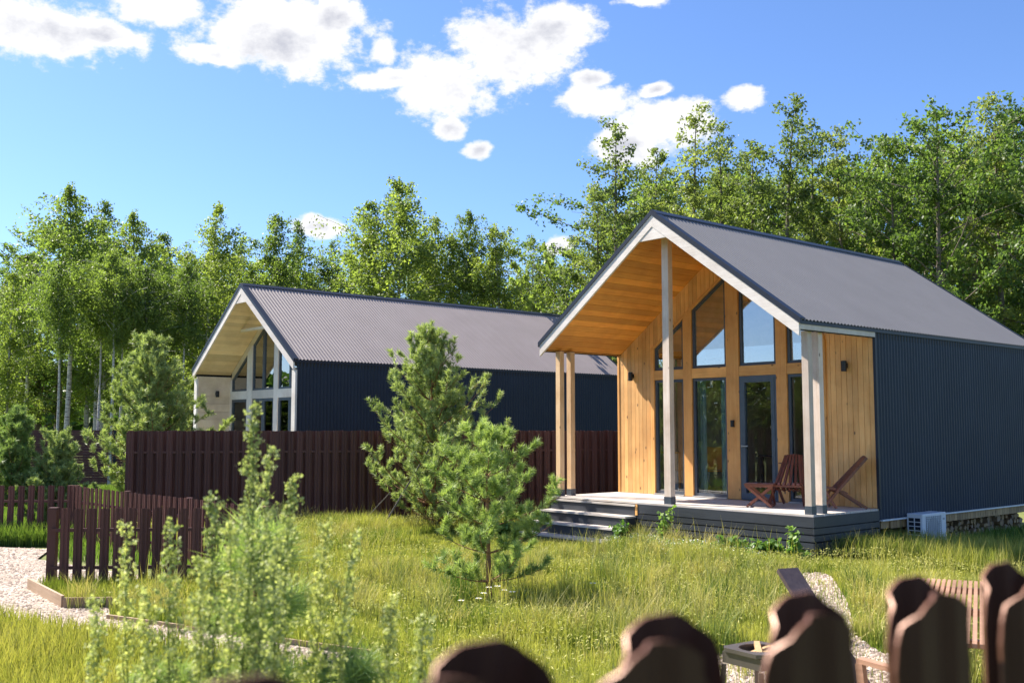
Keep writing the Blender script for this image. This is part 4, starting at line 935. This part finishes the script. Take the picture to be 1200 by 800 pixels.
def pine(x, y, h, label, seed, rmax, nwh=9, nbr=7, nper=60, ln=.085, wd=.006, base=.12, up=.55, mat='needle', shoots=9, name='pine_tree', profile=.75, tr=.018, hook=.35):
    rg = np.random.default_rng(seed); rr = random.Random(seed); t = thing(name, label, 'tree', (x, y, 0))
    mb = MB(); us = np.linspace(0, 1, 8); lean = rg.normal(0, .03, 2)*h
    tp = lambda u: np.array([lean[0]*u, lean[1]*u, u*h*.97])
    mb.tube([tp(u) for u in us], [max(.006, tr*h*(1-u)**.8) for u in us], 8, False); C, D, Ls = [], [], []
    for k in range(nwh):
        u = base+(1-base)*(k/(nwh))**.95
        for i in range(nbr if k < nwh-2 else 5):
            az = 2*math.pi*i/nbr+rr.uniform(-.35, .35)+k*.6; q = (u-base)/(1-base)
            Lb = rmax*((1-q)**profile*.95+.07)*rr.uniform(.55, 1.25)*(min(1, .72+q*2) if profile < 1.3 else 1)
            el = up*(.4+.9*q)+rr.uniform(-.1, .15); dr = np.array([math.cos(az)*math.cos(el), math.sin(az)*math.cos(el), math.sin(el)])
            cur = tp(u); path = [cur.copy()]
            for s in range(5):
                cur = cur+dr*Lb/5; dr = dr+np.array([rr.uniform(-.08,.08), rr.uniform(-.08,.08), hook*.35]); dr /= np.linalg.norm(dr); path.append(cur.copy())
            mb.tube(path, [max(.004, tr*h*.32*(1-u*.5)*(1-s/5.5)) for s in range(6)], 5, False)
            ns = max(3, int(shoots*Lb/rmax)+2)
            for j in range(ns):
                s = (j+.6)/ns*5 if j < ns-1 else 4.9; s = max(s, 1.1); jj = min(int(s), 4); c = path[jj]+(path[jj+1]-path[jj])*(s-jj)
                d = dr*.6+np.array([rr.gauss(0,.55), rr.gauss(0,.55), rr.uniform(.1,.9)]); d /= np.linalg.norm(d)
                L1 = rr.uniform(.10, .20)*(h/3)**.5; C.append(c); D.append(d); Ls.append(L1)
                c2 = c+d*L1*.9
                for _ in range(2):
                    d2 = d+np.array([rr.gauss(0,.5), rr.gauss(0,.5), .35]); d2 /= np.linalg.norm(d2); C.append(c2); D.append(d2); Ls.append(L1*.8)
    top = tp(1.0); C.append(top-np.array([0,0,.25])); D.append(np.array([0,0,1.])); Ls.append(.28)
    for i in range(5): a = i*1.26; C.append(top-np.array([0,0,.2])); d = np.array([math.cos(a)*.45, math.sin(a)*.45, 1]); D.append(d/np.linalg.norm(d)); Ls.append(.2)
    V, F, T = needles(np.array(C), np.array(D), nper, np.array(Ls), ln, wd, rg)
    mb.build('trunk', M['bark_pine'], t, True); link('crown', np_mesh('crown', V, F, M[mat], T), t); return t
pine(-1.45, 19.3, 3.85, 'big bushy pine in front of the tall fence, taller than the pine nearer the camera', 5, 1.95, nwh=13, nbr=8, nper=46, ln=.10, wd=.015, shoots=8, base=.05, profile=1.0)
pine(-.25, 11.5, 1.98, 'small young pine with visible trunk in the meadow left of the steps', 9, 1.0, nwh=6, nbr=5, nper=75, ln=.085, wd=.0085, shoots=6, base=.12, mat='needle_dark', profile=.6, up=.38, hook=.22)
pine(-8.35, 24.0, 4.1, 'broad olive pine rising behind the left end of the tall fence', 15, 1.9, nwh=13, nbr=9, nper=42, ln=.12, wd=.019, shoots=9, base=.05, profile=.85)
pine(-9.6, 19.6, 2.25, 'tall thin pine cut by the left edge of the view', 21, .75, nwh=7, nbr=6, nper=60, ln=.11, wd=.013, shoots=6, base=.2, mat='needle_dark')
pine(-8.65, 19.4, 1.75, 'low bushy pine beside the thin one behind the left picket fence', 27, .75, nwh=8, nbr=8, nper=52, ln=.08, wd=.012, shoots=8, base=.04, profile=.5)
pine(-10.0, 18.6, 1.3, 'little dark pine at the left edge below the thin pine', 29, .7, nwh=5, nbr=7, nper=50, ln=.09, wd=.012, shoots=7, base=.05, profile=.5, mat='needle_dark')
pine(-.98, 4.0, 1.58, 'blurred young long-needled pine behind the mugwort', 31, .12, nwh=3, nbr=4, nper=30, ln=.14, wd=.0045, shoots=2, base=.55, mat='needle_dark', up=.8)
pine(-.62, 3.9, 1.08, 'blurred pine seedling low left of the near fence tops', 33, .14, nwh=3, nbr=4, nper=70, ln=.10, wd=.004, shoots=2, base=.5, mat='needle_dark', up=.9)
pine(-1.27, 3.9, 1.02, 'blurred pine seedling at the bottom left among the mugwort', 35, .14, nwh=3, nbr=4, nper=70, ln=.10, wd=.004, shoots=2, base=.5, mat='needle_dark', up=.9)
pine(-.36, 3.7, .98, 'blurred pine seedling touching the first dark picket top', 37, .14, nwh=3, nbr=4, nper=60, ln=.10, wd=.004, shoots=2, base=.5, mat='needle_dark', up=.9)
# stakes of the big pine
m = MB(); m.tube([(-2.42, 18.55, .0), (-1.52, 18.75, 1.55)], .016, 6); tag(m.build('stake', M['bark'], None), 'long thin pole leaning into the big bushy pine', 'stake')
m = MB(); m.tube([(-2.80, 18.9, .15), (-2.25, 19.0, .75)], .012, 6); tag(m.build('stake', M['bark'], None), 'short thin pole left of the long pole under the big pine', 'stake')

# mugwort
def mugwort(x, y, h, lean, label, seed, dense=1.0):
    rg = np.random.default_rng(seed); rr = random.Random(seed); t = thing('mugwort_plant', label, 'plant', (x, y, 0), 0, 'mugwort plants close to the camera')
    mb = MB(); P = []
    def stem(p, q, r, n=6):
        pts = [p+(q-p)*i/n+np.array([rr.gauss(0,.006), rr.gauss(0,.006), 0]) for i in range(n+1)]; mb.tube(pts, [r*(1-.75*i/n) for i in range(n+1)], 5, False); return pts
    p = np.zeros(3); q = np.array([lean[0], lean[1], h]); main = stem(p, q, .006, 10)
    def cluster(c, n, s): P.append(c+rg.normal(0, s, (n,3)))
    for k in range(int(58*dense)):
        u = .25+.75*(k+rr.random())/(58*dense); c = q*u; az = k*2.4+rr.random(); Lb = (1-u)**.8*.16*rr.uniform(.4,1.2)+.022
        e = c+np.array([math.cos(az)*Lb*.55, math.sin(az)*Lb*.55, Lb*1.1]); pts = stem(c, e, .0025, 3)
        nn = max(2, int(Lb/.021))
        for j in range(nn):
            v = (j+1)/nn; cc = c+(e-c)*v; cluster(cc+rg.normal(0,.006,3), 15, .0065)
    for k in range(40): c = q*(.5+.5*k/40); cluster(c+rg.normal(0,.011,3), 12, .007)
    L = np.concatenate(P); mb.build('stem', M['mugwort'], t)
    link('foliage', leaf_mesh('foliage', L, .0088, M['mugwort'], elong=1.4), t)
def mw(px, py, Y, lean, label, seed, dense=1.0): mugwort(at(px, Y)-lean[0], Y, ht(py, Y), lean, label, seed, dense)
mw(298, 478, 3.2, (.03, 0), 'tallest pale mugwort spike rising above the tall fence', 51, 1.3)
mw(345, 560, 3.3, (.12, 0), 'mugwort spike right of the tallest, leaning right', 52)
mw(318, 520, 3.1, (.06, 0), 'mugwort spike close against the tallest one', 53, .7)
mw(252, 580, 3.2, (-.04, 0), 'mugwort spike left of the tallest', 54)
mw(205, 610, 3.3, (-.04, 0), 'thin mugwort spike in front of the low picket fence', 55, .8)
mw(154, 610, 3.4, (-.03, 0), 'leftmost thin mugwort spike before the low picket fence', 56, .6)
mw(420, 628, 3.3, (.20, 0), 'mugwort spike arching far right over the meadow', 57, .8)
mw(385, 615, 3.3, (.12, 0), 'mugwort spike between the tallest and the arching one', 58, .9)
mw(275, 600, 3.0, (.0, 0), 'mugwort spike in the thick of the clump', 59, .7)
mw(330, 620, 2.9, (.05, 0), 'low mugwort spike at the front of the clump', 60, .7)
mw(500, 720, 3.0, (.10, 0), 'low mugwort spike beside the first dark picket top', 61, .8)
mw(180, 690, 3.1, (-.05, 0), 'low mugwort at the bottom left of the clump', 62, .9)
mw(120, 700, 3.3, (-.05, 0), 'lowest mugwort nearest the bottom left corner', 63, .7)
mw(240, 655, 3.0, (.0, 0), 'mugwort between the clump and the bottom left spikes', 64, 1.0)
mw(460, 700, 3.1, (.06, 0), 'short mugwort right of the pine seedling', 65, .8)

# grass
def blades(name, P, h, wd, mat, tint, lean=.35):
    n = len(P); az = R.uniform(0, 6.28, n); hx, hy = np.cos(az), np.sin(az); H = h*R.uniform(.55, 1.25, n); ln = R.uniform(.05, lean, n)*H
    la = R.uniform(0, 6.28, n); lx, ly = np.cos(la)*ln, np.sin(la)*ln; w2 = wd/2
    b0 = np.stack([P[:,0]-hx*w2, P[:,1]-hy*w2, np.full(n, -.03)], 1); b1 = np.stack([P[:,0]+hx*w2, P[:,1]+hy*w2, np.full(n, -.03)], 1)
    m0 = np.stack([P[:,0]-hx*w2*.8+lx*.35, P[:,1]-hy*w2*.8+ly*.35, H*.6], 1); m1 = np.stack([P[:,0]+hx*w2*.8+lx*.35, P[:,1]+hy*w2*.8+ly*.35, H*.6], 1)
    tp = np.stack([P[:,0]+lx*1.2, P[:,1]+ly*1.2, H], 1)
    V = np.stack([b0, b1, m1, m0, tp], 1).reshape(-1,3); i = 5*np.arange(n)[:,None]
    F = np.concatenate([i+[0,1,2], i+[0,2,3], i+[3,2,4]], 0)
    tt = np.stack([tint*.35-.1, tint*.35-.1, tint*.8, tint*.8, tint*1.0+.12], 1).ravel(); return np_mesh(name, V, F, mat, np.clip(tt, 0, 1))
def foot(A0, A1, B0, B1, O=O1): return [loc2w(a, b, 0, O)[:2] for a, b in ((A0,B0),(A1,B0),(A1,B1),(A0,B1))]
EXCL = [GRAVEL_L, GRAVEL_R, foot(-.03, 5.65, -.03, 7.8), foot(3.35, 5.7, -1.0, .0), foot(0, 5.55, -.2, 10.8, (-4.83, 23.62, 0))]
def scatter(poly, n, soft=None):
    P = rand_in(poly, n); k = np.ones(len(P), bool)
    for e in EXCL:
        ins = inpoly(P, e)
        if e is GRAVEL_L: ins &= R.random(len(P)) > .02
        if e is GRAVEL_R: ins &= R.random(len(P)) > .10
        k &= ~ins
    return P[k]
def pn(P, s, ph=0): return .5+.25*np.sin(P[:,0]*s+1.7*np.sin(P[:,1]*s*.7+ph))+.25*np.cos(P[:,1]*s*1.3+ph+1.1*np.sin(P[:,0]*s*1.9))
MEADOW = [(-4.2,12.3),(-4.7,11.2),(-4.1,10.4),(-1.2,8.7),(-1.0,7.2),(1.6,7.2),(4.0,8.0),(7.5,9.5),(9.5,14.5),(5.5,16.5),(4.3,14.9),(.6,19.4),(2.0,21.5),(-3.0,20.4),(-7.2,19.4),(-4.2,14.5),(-3.1,13.1)]
P = scatter(MEADOW, 300000); q = pn(P, 1.1); q2 = pn(P, 2.9, 2.)
fr = np.hypot(P[:,0]+2.0, P[:,1]-18.0)
hh = .08+.15*q*q2+.16*np.exp(-(fr/2.6)**2); dist = P[:,1]
q3 = pn(P, 2.1, 5.); hh = hh*(.7+.9*np.clip((q3-.45)*3, 0, 1))
near_step = inpoly(P, foot(2.9, 6.6, -3.6, -.5)); hh = np.where(near_step, .055, hh)
near_deck = inpoly(P, foot(-.6, 3.3, -.9, 0)); hh = np.where(near_deck, .12, hh)
edge = np.array([inpoly(P, [(c[0]*1, c[1]*1) for c in foot(-2.5, 0, .4, 3.5)])])[0]
hh = np.where(edge, .33, hh)
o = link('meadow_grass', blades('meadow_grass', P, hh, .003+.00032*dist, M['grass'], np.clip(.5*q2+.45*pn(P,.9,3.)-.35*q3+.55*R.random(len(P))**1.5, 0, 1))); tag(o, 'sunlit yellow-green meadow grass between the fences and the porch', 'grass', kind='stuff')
P = scatter(MEADOW, 90000); P = P[~inpoly(P, foot(2.9, 6.6, -3.6, -.3))]; k = R.random(len(P)) < .25+.75*pn(P, 1.3, .5); P = P[k]; hz = .13+.20*pn(P, 1.1)*pn(P, 2.9, 2.)+.14*np.exp(-(np.hypot(P[:,0]+2, P[:,1]-18)/2.6)**2)
o = link('grass_seed_heads', leaf_mesh('grass_seed_heads', np.column_stack([P, hz*R.uniform(.75, 1.25, len(P))]), .0085, M['seed'], elong=4.5)); tag(o, 'pale straw seed heads scattered over the meadow grass', 'grass', kind='stuff')
C = scatter(MEADOW, 900); C = C[~inpoly(C, foot(2.4, 6.6, -3.6, -.3)) & (pn(C, .8, 1.) > .35)]; nb_ = 70; P = np.repeat(C, nb_, 0)+R.normal(0, .075, (len(C)*nb_, 2)); ch = np.repeat(R.uniform(.18, .42, len(C)), nb_); ct = np.repeat(R.random(len(C)), nb_)
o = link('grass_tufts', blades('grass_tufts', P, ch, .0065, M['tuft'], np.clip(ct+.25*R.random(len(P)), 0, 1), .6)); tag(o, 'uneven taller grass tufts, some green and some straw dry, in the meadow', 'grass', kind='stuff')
# taller seed stalks
P = scatter(MEADOW, 5200); k = (pn(P, 1.7, 1.) > .45) & ~inpoly(P, foot(2.9, 6.6, -3.6, -.3)); P = P[k]
o = link('seed_stalks', blades('seed_stalks', P, .42+.12*R.random(len(P)), .007, M['grass'], .7+.3*R.random(len(P)), .25)); tag(o, 'tall straw-coloured seed stalks standing over the meadow', 'grass', kind='stuff')
LAWN = [(-16,16.9),(-7.6,17.0),(-6.9,15.4),(-3.2,13.2),(-4.2,15.5),(-7.2,19.3),(-8.4,22),(-10,33),(-18,33)]
P = scatter(LAWN, 60000)
o = link('lawn_grass', blades('lawn_grass', P, .13+.05*pn(P, .8), .012, M['grass_dark'], np.clip(.4+.6*R.random(len(P)), 0, 1))); tag(o, 'bright short lawn grass on the left behind the low fences', 'grass', kind='stuff')
NEAR = [(-10,10.9),(-5.6,10.6),(-4.2,9.8),(-2.8,9.0),(-1.3,8.1),(1.0,7.3),(1.6,6.2),(0,5.4),(-6,6)]
P = scatter(NEAR, 60000)
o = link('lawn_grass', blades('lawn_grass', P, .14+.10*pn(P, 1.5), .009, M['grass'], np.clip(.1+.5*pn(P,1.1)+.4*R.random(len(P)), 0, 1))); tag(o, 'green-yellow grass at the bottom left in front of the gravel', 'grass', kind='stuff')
STRIP = [(-5.75,12.5),(-4.8,11.25),(-4.15,11.3),(-2.6,12.2),(-3.0,12.9),(-5.6,12.7)]
P = rand_in(STRIP, 16000)
o = link('verge_grass', blades('verge_grass', P, .07+.13*R.random(len(P))**2, .007, M['grass'], .1+.6*R.random(len(P))*pn(P, 3))); tag(o, 'lush green verge grass round the feet of the low picket fence', 'grass', kind='stuff')
P = rand_in([(-13,17.6),(-7.4,17.7),(-7.2,17.0),(-13,16.9)], 12000)
o = link('verge_grass', blades('verge_grass', P, .20+.16*R.random(len(P)), .012, M['grass_dark'], R.random(len(P)))); tag(o, 'lush green verge grass along the foot of the far left picket fence', 'grass', kind='stuff')
SIDE = foot(-9, -.05, 1.9, 12)
P = rand_in(SIDE, 60000); 
o = link('shaded_grass', blades('shaded_grass', P, .09+.13*pn(P, 1.3), .012, M['grass_dark'], np.clip(.2+.7*R.random(len(P)), 0, 1))); tag(o, 'deep green grass in the shade beside the navy wall', 'grass', kind='stuff')
# plants by the deck
def weed(x, y, h, label, seed, n=9, leaf=.07, spread=.25, mat='weed', name='leafy_weed'):
    rg = np.random.default_rng(seed); rr = random.Random(seed); t = thing(name, label, 'plant', (x, y, 0)); mb = MB(); P = []
    for i in range(n):
        a = rr.uniform(0, 6.28); s = spread*rr.random(); q = np.array([math.cos(a)*s, math.sin(a)*s, h*rr.uniform(.6, 1)]); b = np.array([q[0]*.3, q[1]*.3, 0]); pts = [b+(q-b)*u for u in (0, .35, .7, 1)]
        mb.tube(pts, .004, 5, False); m = int(9*h/.4)
        for u in np.linspace(.25, 1, m): P.append(b+(q-b)*u+rg.normal(0, .045, (5,3))*np.array([1,1,.5]))
    mb.build('stem', M['weed'], t); link('foliage', leaf_mesh('foliage', np.concatenate(P), leaf, M[mat], elong=1.5), t)
weed(*loc2w(2.55, -.35)[:2], .62, 'tall leafy weed with pale top in front of the middle porch post', 71, 4, .05, .12)
weed(*loc2w(3.35, -.55)[:2], .35, 'dark bushy weed beside the lowest step', 72, 9, .05, .16)
weed(*loc2w(.35, -.55)[:2], .32, 'round leafy weed at the foot of the deck near its right corner', 73, 16, .06, .28)
weed(*loc2w(.05, -.45)[:2], .55, 'upright pale weed at the right front corner of the deck', 74, 3, .055, .08)
weed(*loc2w(1.1, -.4)[:2], .30, 'low green weed along the deck skirting between the corner and the middle post', 75, 12, .055, .3)
weed(*loc2w(5.6, -1.3)[:2], .26, 'broad leafy weed before the steps beside the small pine', 76, 14, .07, .3)
# white clover along the deck, daisies
P = np.array([loc2w(a, b)[:2] for a, b in zip(R.uniform(.2, 3.4, 1500), -R.gamma(2.2, .16, 1500)-.1)]); Zc = R.uniform(.08, .19, len(P))
o = link('clover_flowers', leaf_mesh('clover_flowers', np.column_stack([P, Zc]), .022, M['flower'], elong=1)); tag(o, 'tiny white clover heads in the grass along the deck foot', 'flowers', kind='stuff')
P = np.array([loc2w(a, b)[:2] for a, b in zip(R.uniform(.0, 3.4, 4200), -R.gamma(2.2, .15, 5200)-.05)])
o = link('clover_leaves', leaf_mesh('clover_leaves', np.column_stack([P, R.uniform(.03, .16, len(P))]), .05, M['weed'], elong=1)); tag(o, 'pale green clover leaves along the foot of the deck', 'ground cover', kind='stuff')
def daisy(x, y, h, label):
    t = thing('daisy', label, 'flower', (x, y, 0), random.uniform(0, 6), 'white daisies below the small pine'); m = MB(); m.tube([(0,0,0), (.01,0,h)], .003, 5); m.build('stem', M['weed'], t)
    m = MB()
    for k in range(10):
        a = k*.628; c, s = math.cos(a), math.sin(a); m.add([(.01+.006*c, .006*s, h), (.01+.028*c-.007*s, .028*s+.007*c, h+.006), (.01+.036*c, .036*s, h+.003), (.01+.028*c+.007*s, .028*s-.007*c, h+.006)], [(0,1,2,3)])
    m.build('petals', M['flower'], t); m = MB(); m.lathe([(.011, 0), (.008, .006), (0, .008)], 8, (.01, 0, h)); m.build('disc', M['yellow'], t)
for i, (x, y) in enumerate([(-.30,10.75),(-.24,10.9),(-.16,10.7),(-.08,10.95),(-.33,10.2),(.86,10.9),(-.5,10.3),(.0,10.6)]):
    daisy(x, y, .22+.04*(i % 3), 'white daisy in the meadow just below the small pine')
